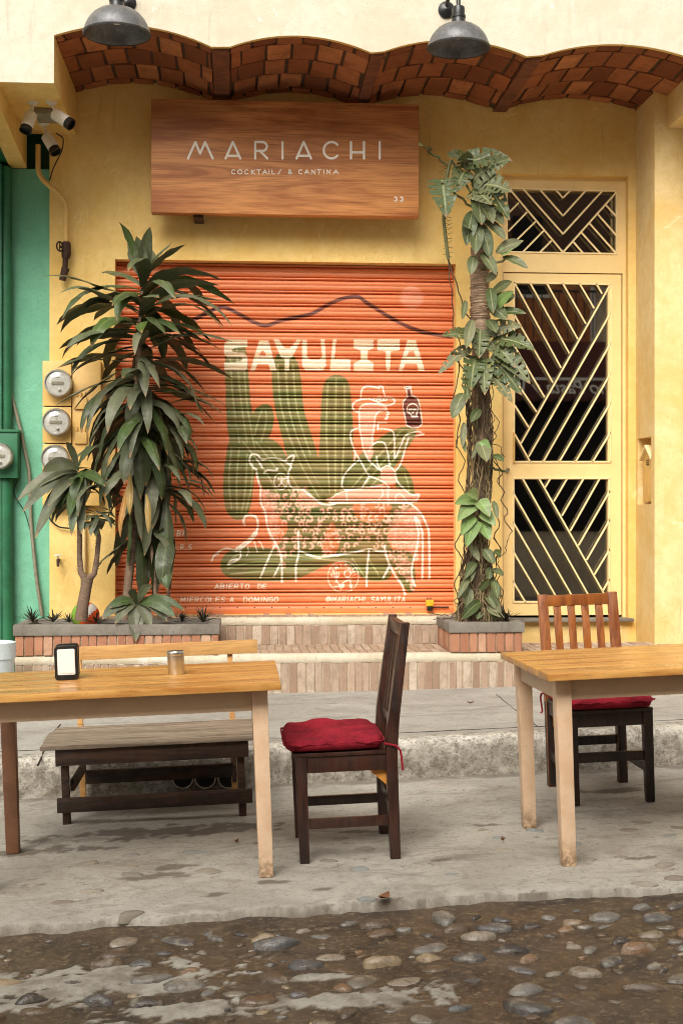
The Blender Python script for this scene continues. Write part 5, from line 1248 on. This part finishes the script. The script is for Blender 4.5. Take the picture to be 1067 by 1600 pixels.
    cushion(clabel, t.matrix_basis @ Matrix.Translation((0, .035, 0)), wd + .03, dp + .0, sz + .002, 'red seat cushions')
    return t
chair('dark reddish wooden chair seen from its side by the cup table', .452, -4.475, R(90), M['chairwood'], M['chairwood'], 'deep red cushion on the dark side-on chair', .48, .41)
chair('golden backed wooden chair facing out behind the bare table', 1.735, -3.70, R(180), M['chairgold'], M['chairdark'], 'deep red cushion on the golden backed chair', .40, .50)

# bench
bx0, bx1, by0, by1 = -.80, .045, -3.80, -3.17
be = thing('wooden_bench', 'low slatted bench with pale back rail behind the left table', 'bench', (bx0, by0, gz(bx0)), None, 0, math.atan(SL))
Lb, Db = bx1 - bx0, by1 - by0; szb = .375
for x in (0, Lb - .035):
    mb = MB(); mb.box((x, .025, 0), (x + .035, .06, szb - .03)); mb.build('leg', M['benchdark'], be, bevel=.003, world=False)
for x in (.03, Lb - .055):
    mb = MB(); mb.beam((x, Db - .03, 0), (x, Db - .03, szb), .03, .03, Vector((1, 0, 0))); mb.beam((x, Db - .03, szb), (x, Db + .02, .745), .026, .026, Vector((1, 0, 0))); mb.build('back_post', M['benchtan'], be, bevel=.002, world=False)
for i in range(4):
    mb = MB(); d_ = .139; mb.box((-.09 + rb.uniform(-.01, .01), -.015 + i * d_, szb - .022), (Lb + .065 + rb.uniform(-.01, .01), -.015 + i * d_ + d_ - .004, szb), 0, .002); mb.build('seat_plank', M['benchgrey'], be, bevel=.003, world=False)
mb = MB(); mb.box((-.02, .0, szb - .098), (Lb + .02, .024, szb - .023), 0, .001); mb.build('front_apron', M['benchdark'], be, bevel=.003, world=False)
mb = MB(); mb.box((-.02, .0, .062), (Lb + .03, .024, .128), 0, .001); mb.build('front_rail', M['benchdark'], be, bevel=.003, world=False)
mb = MB(); mb.box((.05, Db - .075, .082), (Lb - .04, Db - .05, .15), 0, .001); mb.build('rear_rail', M['benchdark'], be, bevel=.003, world=False)
mb = MB(); mb.box((.0, Db - .075, szb - .09), (Lb, Db - .05, szb - .023)); mb.build('rear_apron', M['benchdark'], be, bevel=.003, world=False)
for x in (.036, Lb - .06):
    mb = MB(); mb.box((x, .06, .15), (x + .02, Db - .08, .20)); mb.build('side_rail', M['benchdark'], be, bevel=.002, world=False)
mb = MB(); p0, p1 = W(125, 1021, -3.18), W(402, 1009.5, -3.18); mb.beam(p0, p1, .02, .068, Vector((0, 1, 0))); mb.build('back_rail', M['benchtan'], be, bevel=.003)

# napkin holder, cup, buckets
def on_table(x, y=0): 
    return gz(x) + .76
nh = thing('napkin_holder', 'black napkin dispenser with white napkins on the left table', 'napkin holder', (-.69, -4.50, on_table(-.69) + .0005), None, R(4), math.atan(SL))
mb = MB()
def rr2(w_, h_, r_, n=6):
    o = []
    for cx, cz, a0 in ((w_ / 2 - r_, r_, -90), (w_ / 2 - r_, h_ - r_, 0), (-w_ / 2 + r_, h_ - r_, 90), (-w_ / 2 + r_, r_, 180)):
        o += [(cx + r_ * math.cos(R(a0 + 90 * i / n)), cz + r_ * math.sin(R(a0 + 90 * i / n))) for i in range(n + 1)]
    return o
for q_ in (-.062, .046): mb = MB(); mb.prism(rr2(.094, .138, .014), q_, q_ + .016); mb.build('end_frame', M['black'], nh, bevel=.002, world=False)
mb = MB(); mb.prism(rr2(.088, .132, .012), -.0455, .0455); mb.build('housing', simple('brown steel', (.12, .08, .055, 1), .3, .7), nh, world=False)
mb = MB(); pts = rr2(.070, .104, .006); mb.prism([(x, z + .022) for x, z in pts], -.0655, -.0625); mb.prism([(x * .94, z * .93 + .028) for x, z in pts], -.0675, -.066); mb.build('napkins', M['paper'], nh, world=False)
mb = MB(); mb.prism([(-.028, .002), (.028, .002), (.02, .02), (-.02, .02)], -.068, -.0625); mb.build('tab', M['black'], nh, bevel=.001, world=False)
cp = thing('steel_cup', 'small brushed steel shaker standing on the left table', 'cup', (-.247, -4.53, on_table(-.247) + .0005), None, 0, math.atan(SL))
mb = MB(); mb.lathe([(.0001, 0), (.032, 0), (.0345, .003), (.0345, .078)], Matrix(), 40); mb.build('body', M['steel'], cp, smooth=40, world=False)
mb = MB(); mb.lathe([(.0348, .0785), (.036, .081), (.036, .093), (.034, .096), (.0001, .097)], Matrix(), 40); mb.build('lid', M['steel'], cp, smooth=40, world=False)
bc = W(25, 1003, -1.35); cxb = bc.x - .155
bz = walkz(cxb, -1.35)
bk = thing('plastic_bucket_stack', 'nested pale plastic buckets standing left of the steps', 'buckets', (cxb, -1.35, bz))
hB = bc.z - bz
for i in range(3):
    mb = MB(); o_ = i * .032; prb = [(.12, .0 + o_), (.150, hB - .1 + o_), (.156, hB - .1 + o_), (.157, hB - .065 + o_), (.152, hB - .064 + o_), (.146, hB - .1 + o_), (.117, .01 + o_), (.0001, .01 + o_)]
    mb.lathe([(.0001, o_)] + prb, Matrix(), 36); mb.build('bucket', M['bucket'], bk, smooth=30, world=False)
# drain pipes in the kerb
for i, (u, lab) in enumerate(((286, 'left'), (321, 'middle'), (357, 'right'))):
    c = W(u, 1216, -3.145); mb = MB(); m = Matrix.Translation(c) @ Matrix.Rotation(R(90), 4, 'X')
    t = thing('drain_pipe', 'dark drain mouth in the kerb face, %s one of three under the bench' % lab, 'drain', c, 'drain mouths in the kerb')
    mb.lathe([(.054, -.04), (.054, .003), (.050, .004), (.048, -.0), (.046, -.03)], m, 24); mb.build('rim', M['nosing'], t, smooth=40)
    mb = MB(); mb.lathe([(.049, .0), (.0001, .0)], m, 24); mb.build('opening', M['dark'], t)

# volleyball in the planter
c = W(134, 962, -.50); rb_ = .098
def ballmesh():
    mb = MB(); n, k = 36, 24; mats = []
    vs = []; 
    for i in range(k + 1):
        for j in range(n):
            th_, ph = math.pi * i / k, 2 * math.pi * j / n; vs.append((rb_ * math.sin(th_) * math.cos(ph), rb_ * math.sin(th_) * math.sin(ph), rb_ * math.cos(th_)))
    for i in range(k):
        for j in range(n):
            x, y, z = (sum(vs[q][a] for q in (i * n + j, (i + 1) * n + j)) / 2 / rb_ for a in range(3))
            x2 = x * .8 + z * .6; z2 = z * .8 - x * .6
            mi = 0 if z2 < -.1 else (1 if x2 < -.45 else (2 if z2 < .35 or x2 > .5 else 1))
            if abs(z2 - .62) < .16 and x2 > -.2: mi = 0 if x2 > .3 else 1
            mb.f.append((i * n + j, (i + 1) * n + j, (i + 1) * n + (j + 1) % n, i * n + (j + 1) % n)); mb.m.append(mi)
    mb.v = vs; return mb
bo = ballmesh().build('volleyball', [simple('orange ball panel', lin(240, 90, 34), .5), simple('green ball panel', lin(120, 160, 50), .5), M['white']], smooth=60)
bo.location = c; tag(bo, 'orange, green and white ball behind the forked trunk in the planter', 'ball')

# ---------------------------------------------------------------- leaves
UPZ = Vector((0, 0, 1))
def strip(mb, pts, widths, side0, mi=0, fold=.25, slits=None, cols=2, wave=0, seed=0, roll=0):
    n = len(pts); o = len(mb.v); C2 = cols
    sd = side0
    for i, p in enumerate(pts):
        t = (pts[min(i + 1, n - 1)] - pts[max(i - 1, 0)]).normalized()
        sd = (sd - t * sd.dot(t)).normalized(); nn = sd.cross(t)
        if nn.z < 0 and False: nn = -nn
        for k in range(-C2, C2 + 1):
            a = k / C2; ww = widths[i] / 2
            lift = fold * ww * abs(a) + wave * math.sin(i * 1.9 + seed + (2 if a > 0 else 0)) * abs(a) * widths[i] * .5
            mb.lc[len(mb.v)] = (a, i / (n - 1), seed)
            mb.v.append(tuple(p + sd * (a * ww * math.sqrt(max(.2, 1 - fold * fold))) + nn * lift))
    m_ = 2 * C2 + 1; cuts = {}
    if slits:
        for sd_ in (True, False):
            i = random.randint(3, 5)
            while i < n - 4:
                cuts[(i, sd_)] = random.choice([(0, 1), (0, 1, 2), (0, 1), (2,), (1, 2)]); i += random.randint(3, 5)
    for i in range(n - 1):
        for k in range(2 * C2):
            if slits and (i, k < C2) in cuts:
                kk = k if k < C2 else 2 * C2 - 1 - k
                if kk in cuts[(i, k < C2)]: continue
            a = o + i * m_ + k; mb.f.append((a, a + 1, a + m_ + 1, a + m_)); mb.m.append(mi)
def wprof(t, kind):
    if kind == 'strap': return (.22 + .78 * min(1, t / .38) ** .8) * (1 - max(0, (t - .5) / .5) ** 2.2) ** .9 + .005
    if kind == 'heart': return (min(1, (t + .02) / .16) ** .6) * (1 - max(0, (t - .25) / .75) ** 1.8) ** .85 + .004
    return math.sin(math.pi * min(1, t * .96 + .04)) ** .7 + .004
def drac(mb, base, az, el, L, w_, droop, mi=0, n=11, rnd=random):
    pts = []; p = Vector(base); st = L / (n - 1); tw = rnd.uniform(-.35, .35); kn = rnd.uniform(0, .16)
    for i in range(n):
        pts.append(p.copy()); t = i / (n - 1)
        pit = max(R(-89), el - droop * (t ** 1.25)) + kn * math.sin(t * 7 + az); a = az + tw * t + .18 * math.sin(t * 5 + az * 3)
        p = p + Vector((math.cos(a) * math.cos(pit), math.sin(a) * math.cos(pit), math.sin(pit))) * st
    sd = Vector((-math.sin(az), math.cos(az), 0)); rl = rnd.uniform(-.35, .35)
    sd = (sd * math.cos(rl) + UPZ * math.sin(rl)).normalized()
    strip(mb, pts, [w_ * wprof(i / (n - 1), 'strap') for i in range(n)], sd, mi, rnd.uniform(.12, .4), None, 2, .10, rnd.uniform(0, 6))
# big dracaena
rd = random.Random(11)
PY = -.62
dt = thing('dracaena_plant', 'tall dracaena with long drooping strap leaves in the long planter', 'plant', W(205, 962, PY))
def sp(u, v, y=PY): return W(u, v, y)
main = [sp(196, 968), sp(200, 920), (sp(206, 860)), sp(210, 800), sp(212, 740), sp(213, 680), sp(216, 600), sp(218, 540), sp(222, 480), sp(224, 450)]
mb = MB(); mb.tube(main, [.034, .03, .03, .028, .028, .026, .025, .022, .02, .012], 12)
mb.tube([sp(250, 968, -.7), sp(243, 935, -.7), sp(240, 880, -.68), sp(232, 820, -.66)], [.014, .014, .013, .012], 8)
mb.tube([sp(265, 968, -.66), sp(263, 930, -.66), sp(264, 870, -.66), sp(258, 800, -.66)], [.012, .012, .011, .01], 8)
for i in range(26):
    for (a, b) in ((sp(250, 968, -.7), sp(240, 880, -.68)), (sp(265, 968, -.66), sp(264, 870, -.66))):
        q = a.lerp(b, i / 26); mb.lathe([(.012, -.003), (.0165, 0), (.012, .003)], Matrix.Translation(q), 8)
mb.build('trunk', M['stem'], dt, smooth=60)
def along(t):     # t 0 top .. 1 low
    v = 440 + t * 412; 
    u = 222 - 14 * t
    return sp(u, v)
mb = MB()
# top rosette
for i in range(9):
    drac(mb, along(0), i * 2.4 + .4, R(rd.uniform(50, 84)), rd.uniform(.30, .44), rd.uniform(.095, .125), R(rd.uniform(10, 60)), 0, 12, rd)
for i in range(38):
    t = .01 + .2 * i / 38; drac(mb, along(t), i * 2.4 + rd.uniform(-.3, .3), R(rd.uniform(8, 42) - t * 60), rd.uniform(.56, .76), rd.uniform(.10, .135), R(rd.uniform(40, 105)), 0, 13, rd)
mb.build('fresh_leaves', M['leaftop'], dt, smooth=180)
mb = MB()
for i in range(40):
    t = .19 + .24 * i / 40; drac(mb, along(t), i * 2.4 + rd.uniform(-.4, .4), R(rd.uniform(-8, 30) - (t - .17) * 60), rd.uniform(.54, .74), rd.uniform(.08, .115), R(rd.uniform(35, 95)), 0, 13, rd)
for i in range(40):
    t = .36 + .26 * i / 40; drac(mb, along(t), i * 2.4 + rd.uniform(-.4, .4), R(rd.uniform(-35, 20)), rd.uniform(.46, .70), rd.uniform(.085, .13), R(rd.uniform(70, 100)), 0, 13, rd)
for i in range(58):
    t = .52 + .50 * i / 58; drac(mb, along(t) + Vector((rd.uniform(-.06, .22), rd.uniform(-.10, .08), 0)), i * 2.4 + rd.uniform(-.4, .4), R(rd.uniform(-75, -15)), rd.uniform(.34, .50), rd.uniform(.085, .13), R(65), 0, 13, rd)
for i in range(24):      # right stem fringe
    v = rd.uniform(620, 770); drac(mb, sp(rd.uniform(250, 275), v), rd.uniform(-1.2, .7), R(rd.uniform(-30, 25)), rd.uniform(.3, .44), rd.uniform(.05, .085), R(80), 0, 12, rd)
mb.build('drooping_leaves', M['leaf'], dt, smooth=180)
mb = MB()
for (u, v, L_) in ((199, 760, .36), (229, 772, .28), (203, 740, .3)): drac(mb, sp(u, v, -.84), R(rd.uniform(-130, -60)), R(-62), L_, .045, R(35), 0, 13, rd)
mb.build('dry_leaves', M['leafdry'], dt, smooth=180)
# forked dracaena
d2 = thing('dracaena_plant', 'small dracaena with forked grey trunk before the meter cabinet', 'plant', W(130, 965, -.72))
mb = MB(); y2 = -.72
mb.tube([sp(127, 970, y2), sp(130, 945, y2), sp(135, 918, y2), sp(137, 902, y2)], [.045, .04, .038, .045], 12)
mb.tube([sp(136, 906, y2), sp(127, 895, y2), sp(125, 870, y2), sp(125, 820, y2), sp(124, 780, y2), sp(122, 750, y2)], [.03, .022, .018, .018, .018, .014], 10)
mb.tube([sp(137, 906, y2), sp(148, 896, y2), sp(152, 870, y2), sp(155, 840, y2), sp(150, 810, y2)], [.03, .02, .017, .016, .012], 10)
for i in range(30):
    q = sp(125, 892 - i * 3.4, y2); mb.lathe([(.018, -.003), (.021, 0), (.018, .003)], Matrix.Translation(q), 8)
    if i < 18: q = sp(151 + i * .2, 888 - i * 3, y2); mb.lathe([(.016, -.003), (.019, 0), (.016, .003)], Matrix.Translation(q), 8)
mb.build('trunk', M['stem'], d2, smooth=60)
mb = MB()
def lf(mb, uv0, uv1, y0, y1, w_, arch=.12, kind='strap', mi=0, n=12, side=None, slits=None, cols=2, fold=.25, rnd=rd):
    a, b = W(uv0[0], uv0[1], y0), W(uv1[0], uv1[1], y1); L = (b - a).length
    pts = []
    for i in range(n):
        t = i / (n - 1); p = a.lerp(b, t); p.z += arch * L * 4 * t * (1 - t) * (1 - .3 * t); pts.append(p)
    ax = (b - a).normalized(); nrm = Vector((rnd.uniform(-.25, .25), -1, rnd.uniform(.1, .6))).normalized()
    sd = side or ax.cross(nrm)
    if sd.length < .1: sd = Vector((1, 0, 0))
    strip(mb, pts, [w_ * wprof(i / (n - 1), kind) for i in range(n)], sd.normalized(), mi, fold, slits, cols, .08, rnd.uniform(0, 6))
for a, b, w_ in (((124, 735), (66, 738), .10), ((122, 738), (28, 782), .10), ((122, 738), (36, 800), .09), ((122, 742), (55, 842), .10), ((122, 742), (88, 800), .10), ((123, 740), (130, 790), .085), ((123, 730), (148, 700), .07),
                 ((123, 735), (104, 690), .05), ((124, 745), (75, 792), .08), ((126, 745), (165, 760), .07), ((124, 742), (112, 838), .09), ((124, 760), (108, 810), .08), ((123, 770), (128, 835), .08)):
    lf(mb, a, b, y2, y2 - rd.uniform(.05, .28), w_, .16)
for i in range(14): drac(mb, sp(rd.uniform(122, 160), 745 + rd.uniform(-15, 25), y2 + .05), rd.uniform(0, 6.28), R(rd.uniform(-30, 25)), rd.uniform(.28, .44), rd.uniform(.055, .085), R(90), 0, 12, rd)
for i in range(16): drac(mb, sp(150, 800 + rd.uniform(-10, 20), y2), rd.uniform(0, 6.28), R(rd.uniform(-10, 30)), rd.uniform(.16, .26), .055, R(90), 0, 9, rd)
for i in range(8): drac(mb, sp(122, 755 + rd.uniform(-10, 15), y2), rd.uniform(0, 6.28), R(rd.uniform(-20, 30)), rd.uniform(.2, .3), .05, R(90), 0, 9, rd)
mb.build('leaves', M['leaf'], d2, smooth=180)
# low broad plant spilling over the rim
d3 = thing('low_plant', 'low broad leaved plant spilling over the long planter rim', 'plant', W(215, 965, -.85))
mb = MB()
for a, b, w_ in (((214, 945), (212, 1004), .11), ((216, 945), (236, 985), .085), ((210, 945), (160, 968), .09), ((214, 945), (180, 975), .08), ((218, 945), (275, 966), .09), ((218, 945), (262, 972), .08), ((214, 945), (200, 925), .06), ((214, 945), (238, 915), .06), ((214, 946), (208, 992), .08), ((216, 945), (290, 955), .06), ((212, 945), (172, 950), .08)):
    lf(mb, a, b, -.88, -.88 - rd.uniform(.06, .16), w_, .22)
mb.build('leaves', M['leaf'], d3, smooth=180)
mb = MB(); mb.tube([W(214, 968, -.86), W(214, 945, -.88)], .012, 8); mb.build('stem', M['stem'], d3)
# small dark rosettes
def rosette(label, u, v, y, r, n=22):
    mb = MB(); b = W(u, v, y)
    for i in range(n): drac(mb, b, rd.uniform(0, 6.28), R(rd.uniform(5, 80)), r * rd.uniform(.6, 1.1), .012, R(rd.uniform(5, 40)), 0, 5, rd)
    o = mb.build('spiky_plant', M['spiky'], smooth=180); o.data.transform(Matrix.Translation(-b)); o.location = b
    tag(o, label, 'plant', 'small dark rosettes in the planters')
rosette('spiky dark rosette at the left corner of the long planter', 52, 972, -.86, .13, 34)
rosette('spiky dark rosette second from the left planter corner', 84, 972, -.84, .11)
rosette('spiky dark rosette left of the forked trunk', 108, 972, -.86, .07)
rosette('spiky dark rosette touching the forked trunk', 150, 972, -.88, .09)
rosette('spiky dark rosette right of the spilling plant', 284, 972, -.84, .10)
rosette('spiky dark rosette at the right corner of the long planter', 318, 972, -.84, .14, 34)
rosette('spiky dark rosette at the right corner of the short planter', 790, 970, -.84, .14, 34)

# ---------------------------------------------------------------- climbing plant
cl = thing('climbing_plant', 'monstera and vines climbing a ringed palm trunk by the door', 'plant', W(748, 968, -.64))
CY = -.62
def cp_(u, v, y=CY): return W(u, v, y)
mb = MB(); path = [(742, 972), (742, 930), (744, 880), (746, 820), (750, 760), (752, 700), (752, 640), (750, 580), (751, 520), (750, 480), (748, 430), (748, 395), (750, 360), (752, 320), (752, 290)]
rad = [.12, .095, .07, .066, .062, .06, .06, .06, .062, .066, .062, .056, .05, .045, .03]
mb.tube([cp_(*q) for q in path], rad, 16)
for i in range(42):
    v = 500 - i * 3.0; t = i / 42; mb.lathe([(.064 - .004 * t, -.008), (.074 - .010 * t, .004), (.064 - .004 * t, .009)], Matrix.Translation(cp_(749.5 + .8 * math.sin(i), v)) @ Matrix.Rotation(rd.uniform(-.15, .15), 4, 'X') @ Matrix.Rotation(rd.uniform(-.12, .12), 4, 'Y'), 16)
mb.build('trunk', M['palm'], cl, smooth=50)
def wig(p0, p1, n, amp, seed):
    o = []
    for i in range(n + 1):
        t = i / n; p = p0.lerp(p1, t); s_ = math.sin(math.pi * t)
        o.append(p + Vector((noise.noise(Vector((seed, t * 4, 0))), noise.noise(Vector((seed, t * 4, 7))) * .5, noise.noise(Vector((seed, t * 4, 13))) * .3)) * amp * (0.3 + s_))
    return o
mb = MB()
for i in range(120):     # roots wrapped around the trunk
    v0 = rd.uniform(560, 900); v1 = v0 + rd.uniform(50, 230); v1 = min(v1, 968); a0 = rd.uniform(3.3, 6.1); a1 = a0 + rd.uniform(-1.6, 1.6); n = 16; pts = []
    for k in range(n + 1):
        t = k / n; v = v0 + (v1 - v0) * t; u = 747 + 3 * math.sin(v * .02); rr = .07 + .022 * rd.random() + max(0, v - 850) / 118 * .065
        a = a0 + (a1 - a0) * t + .35 * noise.noise(Vector((i, t * 5, 3)))
        c = cp_(u, v); pts.append(c + Vector((rr * math.cos(a), rr * math.sin(a), .012 * noise.noise(Vector((i, t * 9, 5))))))
    mb.tube(pts, rd.choice([.003, .004, .006]), 5, rd.choice([0, 0, 1]))
for i in range(26):     # skirt of roots spreading at the foot
    a = rd.uniform(3.0, 6.4); c = cp_(742, 915 + rd.uniform(-30, 20)); e = cp_(742, 969) + Vector((math.cos(a) * rd.uniform(.16, .24), math.sin(a) * .16, 0)); e.x = max(e.x, X(712, CY))
    mb.tube(wig(c + Vector((math.cos(a) * .1, math.sin(a) * .1, 0)), e, 8, .05, i * 3.1), rd.choice([.003, .004, .005]), 5, i % 2)
for (a, b, am, r_) in (((700, 405), (738, 520), .05, .005), ((700, 405), (715, 560), .06, .004), ((716, 560), (712, 700), .06, .004), ((738, 520), (722, 640), .10, .004), ((770, 720), (800, 830), .10, .004), ((800, 830), (778, 880), .08, .003), ((765, 660), (790, 715), .10, .003), ((728, 760), (716, 900), .10, .004), ((772, 800), (780, 930), .08, .004), ((720, 590), (735, 700), .10, .004), ((768, 560), (772, 690), .08, .003), ((735, 640), (718, 800), .12, .0035), ((760, 600), (780, 760), .1, .003), ((725, 820), (712, 950), .1, .004), ((770, 840), (790, 960), .1, .0035), ((745, 900), (705, 966), .08, .004), ((700, 962), (668, 958), .04, .003), ((712, 964), (676, 968), .05, .003)):
    mb.tube(wig(cp_(*a, -.7), cp_(*b, -.68), 16, am, a[0] * .1), r_, 6)
mb.build('aerial_roots', [M['vine'], M['vinel']], cl, smooth=60)
mb = MB(); st = [(700, 405), (697, 380), (693, 345), (694, 310), (697, 280), (702, 258), (705, 250)]
mb.tube([cp_(*q, -.72) for q in st], .012, 8)
for i in range(44):
    t = i / 44; v = 400 - 150 * t; u = 693 + 6 * abs(math.sin(v * .012)); a = cp_(u, v, -.72); s_ = -1 if i % 2 else 1; mb.tube([a, a + Vector((s_ * .035, -.005, rd.uniform(-.01, .02)))], [.003, .0012], 5)
mb.build('spiny_stem', M['vineg'], cl, smooth=60)
for a, b in (((705, 250), (735, 300)), ((703, 262), (668, 236)), ((745, 330), (708, 300)), ((750, 310), (725, 255)), ((752, 300), (770, 262)), ((745, 520), (720, 520)), ((752, 530), (800, 520)), ((752, 540), (790, 550)), ((752, 600), (790, 600)), ((750, 560), (705, 550)), ((752, 420), (800, 400)), ((760, 470), (782, 455)), ((760, 480), (786, 478)), ((765, 730), (792, 738)), ((705, 300), (690, 285))):
    mb = MB(); mb.tube(wig(cp_(*a, -.68), cp_(*b, -.76), 8, .03, a[0]), .0085, 6); mb.build('stem', M['vineg'], cl, smooth=60)
mb = MB()
MON = [((668, 236), (655, 228), .10), ((690, 280), (697, 340), .22), ((725, 250), (698, 243), .10), ((724, 262), (730, 236), .12), ((722, 258), (801, 252), .17), ((735, 285), (798, 248), .16), ((740, 292), (800, 300), .20), ((745, 280), (796, 345), .18), ((735, 300), (768, 320), .16), ((726, 268), (712, 300), .16)]
for a, b, w_ in MON: lf(mb, a, b, -.72, -.8 - rd.uniform(0, .12), w_, .12, 'heart', 0, 26, None, 2, 4, .2)
for a, b, w_ in (((740, 530), (690, 525), .12), ((735, 545), (684, 586), .10), ((750, 515), (748, 560), .16), ((760, 520), (815, 510), .12), ((770, 530), (836, 548), .17), ((772, 545), (828, 600), .17), ((765, 560), (815, 618), .16), ((742, 560), (735, 610), .16), ((755, 560), (757, 618), .14), ((760, 580), (800, 630), .13), ((735, 575), (728, 630), .10), ((765, 535), (805, 575), .15)):
    lf(mb, a, b, -.72, -.78 - rd.uniform(0, .14), w_, .10, 'heart', 0, 26, None, 2, 4, .2)
mb.build('split_leaves', M['monstera'], cl, smooth=180)
mb = MB()
for a, b, w_ in (((745, 300), (752, 352), .13), ((752, 310), (770, 350), .10), ((738, 330), (728, 385), .11), ((745, 345), (742, 398), .11), ((757, 320), (787, 352), .09), ((757, 345), (790, 375), .08), ((752, 352), (766, 405), .10), ((735, 360), (722, 352), .09), ((740, 400), (735, 430), .08), ((752, 395), (775, 430), .09), ((775, 395), (815, 378), .09), ((785, 402), (825, 420), .07), ((760, 440), (778, 425), .06),
                 ((768, 460), (800, 440), .07), ((770, 475), (805, 462), .09), ((765, 480), (792, 500), .10), ((765, 450), (770, 490), .08), ((768, 490), (822, 490), .07), ((762, 500), (775, 520), .09), ((738, 500), (728, 545), .08), ((750, 640), (735, 660), .07), ((728, 470), (722, 500), .05),
                 ((724, 615), (706, 655), .10), ((750, 690), (760, 722), .11), ((768, 712), (786, 722), .07), ((725, 660), (722, 700), .05), ((755, 858), (772, 882), .08), ((770, 862), (782, 868), .05), ((768, 890), (786, 900), .06), ((770, 905), (777, 935), .06),
                 ((735, 920), (728, 952), .07), ((748, 925), (765, 905), .05), ((752, 940), (720, 968), .08), ((760, 950), (790, 965), .08), ((735, 900), (715, 935), .05), ((745, 880), (725, 905), .05), ((765, 945), (775, 970), .07)):
    lf(mb, a, b, -.74, -.79 - rd.uniform(0, .10), w_, .08, 'ovate', 0, 10)
for i in range(15):
    v = rd.uniform(640, 960) if i % 3 else rd.uniform(860, 965); u = rd.uniform(722, 775); lf(mb, (u, v), (u + rd.uniform(-18, 18), v + rd.uniform(12, 30)), -.72, -.77 - rd.uniform(0, .06), rd.uniform(.035, .075), .08, 'ovate', 0, 9)
mb.build('hanging_leaves', M['monstera'], cl, smooth=180)
mb = MB()
for a, b, w_ in (((744, 780), (710, 788), .10), ((742, 785), (714, 815), .11), ((738, 805), (720, 838), .10), ((742, 812), (728, 856), .12), ((748, 782), (765, 808), .11), ((752, 800), (774, 822), .10), ((752, 815), (764, 845), .11), ((776, 480), (802, 455), .09), ((746, 775), (728, 772), .09), ((782, 398), (818, 376), .08), ((750, 690), (764, 718), .1)):
    lf(mb, a, b, -.76, -.82 - rd.uniform(0, .08), w_, .08, 'heart', 0, 10)
mb.build('bright_leaves', M['pothos'], cl, smooth=180)

# ---------------------------------------------------------------- house across the street (seen mirrored in the door glass)
OY = -15.0; VY = 2 * (DY + .046) - OY
def O(u, v): p = W(u, v, VY); return (p.x, p.z)
ob = thing('opposite_house', 'house across the street mirrored in the door glass', 'building', (5, OY, 0))
mb = MB(); mb.box((-9, OY - 3, -.2), (16, OY, 8.6)); mb.build('wall', M['oppw'], ob)
def op(name, m, u0, v0, u1, v1, d=.03):
    a, b = O(u0, v1), O(u1, v0); mb = MB(); mb.box((a[0], OY + .001, a[1]), (b[0], OY + d, b[1])); return mb.build(name, m, ob)
op('ochre_panel', M['ochre'], 740, 420, 926, 534, .06); op('window', M['dark'], 795, 445, 852, 462, .1); op('window_frame', M['white'], 790, 462, 856, 466, .12); op('window', M['dark'], 800, 340, 845, 392, .1); op('brown_wall', M['brownw'], 740, 150, 1000, 419, .02)
op('maroon_panel', M['maroonwall'], 740, 535, 945, 596, .08); op('post', M['white'], 920, 448, 926, 534, .14); op('doorway', M['dark'], 740, 622, 990, 830, .05)
mb = MB()
for u in range(745, 925, 13): a, b = O(u, 534), O(u, 462); mb.box((a[0], OY + .5, a[1]), (a[0] + .02, OY + .52, b[1]))
a, b = O(742, 462), O(926, 462); mb.box((a[0], OY + .49, a[1]), (b[0], OY + .53, a[1] + .04)); mb.build('railing', M['rod'], ob)
aw = thing('awning', 'maroon scalloped awning lettered Pasta y Vino across the street', 'awning', (5.5, OY, 3))
a, b = O(760, 632), O(958, 600); n = 60; vs = []
for i in range(n + 1):
    x = a[0] + (b[0] - a[0]) * i / n; vs += [(x, OY + .62, b[1]), (x, OY + .64, a[1] + .07 - .06 * abs(math.sin(i * .42))), (x, OY + .1, b[1] + .12)]
mb = MB(); mb.add(vs, [(3 * i, 3 * i + 3, 3 * i + 4, 3 * i + 1) for i in range(n)] + [(3 * i, 3 * i + 2, 3 * i + 5, 3 * i + 3) for i in range(n)]); mb.build('canopy', M['redpaint'], aw)
mb = MB(); mb.box((a[0], OY + .615, b[1]), (b[0], OY + .66, b[1] + .05)); mb.build('front_bar', M['white'], aw)
tx = bpy.data.curves.new('awning_text', 'FONT'); tx.body = 'no Pasta y Vino'; tx.size = .34; tx.shear = .35; tx.extrude = .003; tx.offset = .004; tx.align_x = 'LEFT'
to = bpy.data.objects.new('awning_text', tx); COL.objects.link(to)
to.location = (b[0] - .25, OY + .66, a[1] + .16); to.rotation_euler = (R(90), 0, R(180))
bpy.context.view_layer.update()
me_ = bpy.data.meshes.new_from_object(to); tm = bpy.data.objects.new('lettering', me_); COL.objects.link(tm)
tm.parent = aw; tm.matrix_basis = mw(aw).inverted() @ to.matrix_basis
me_.materials.clear(); me_.materials.append(M['text']); bpy.data.objects.remove(to)
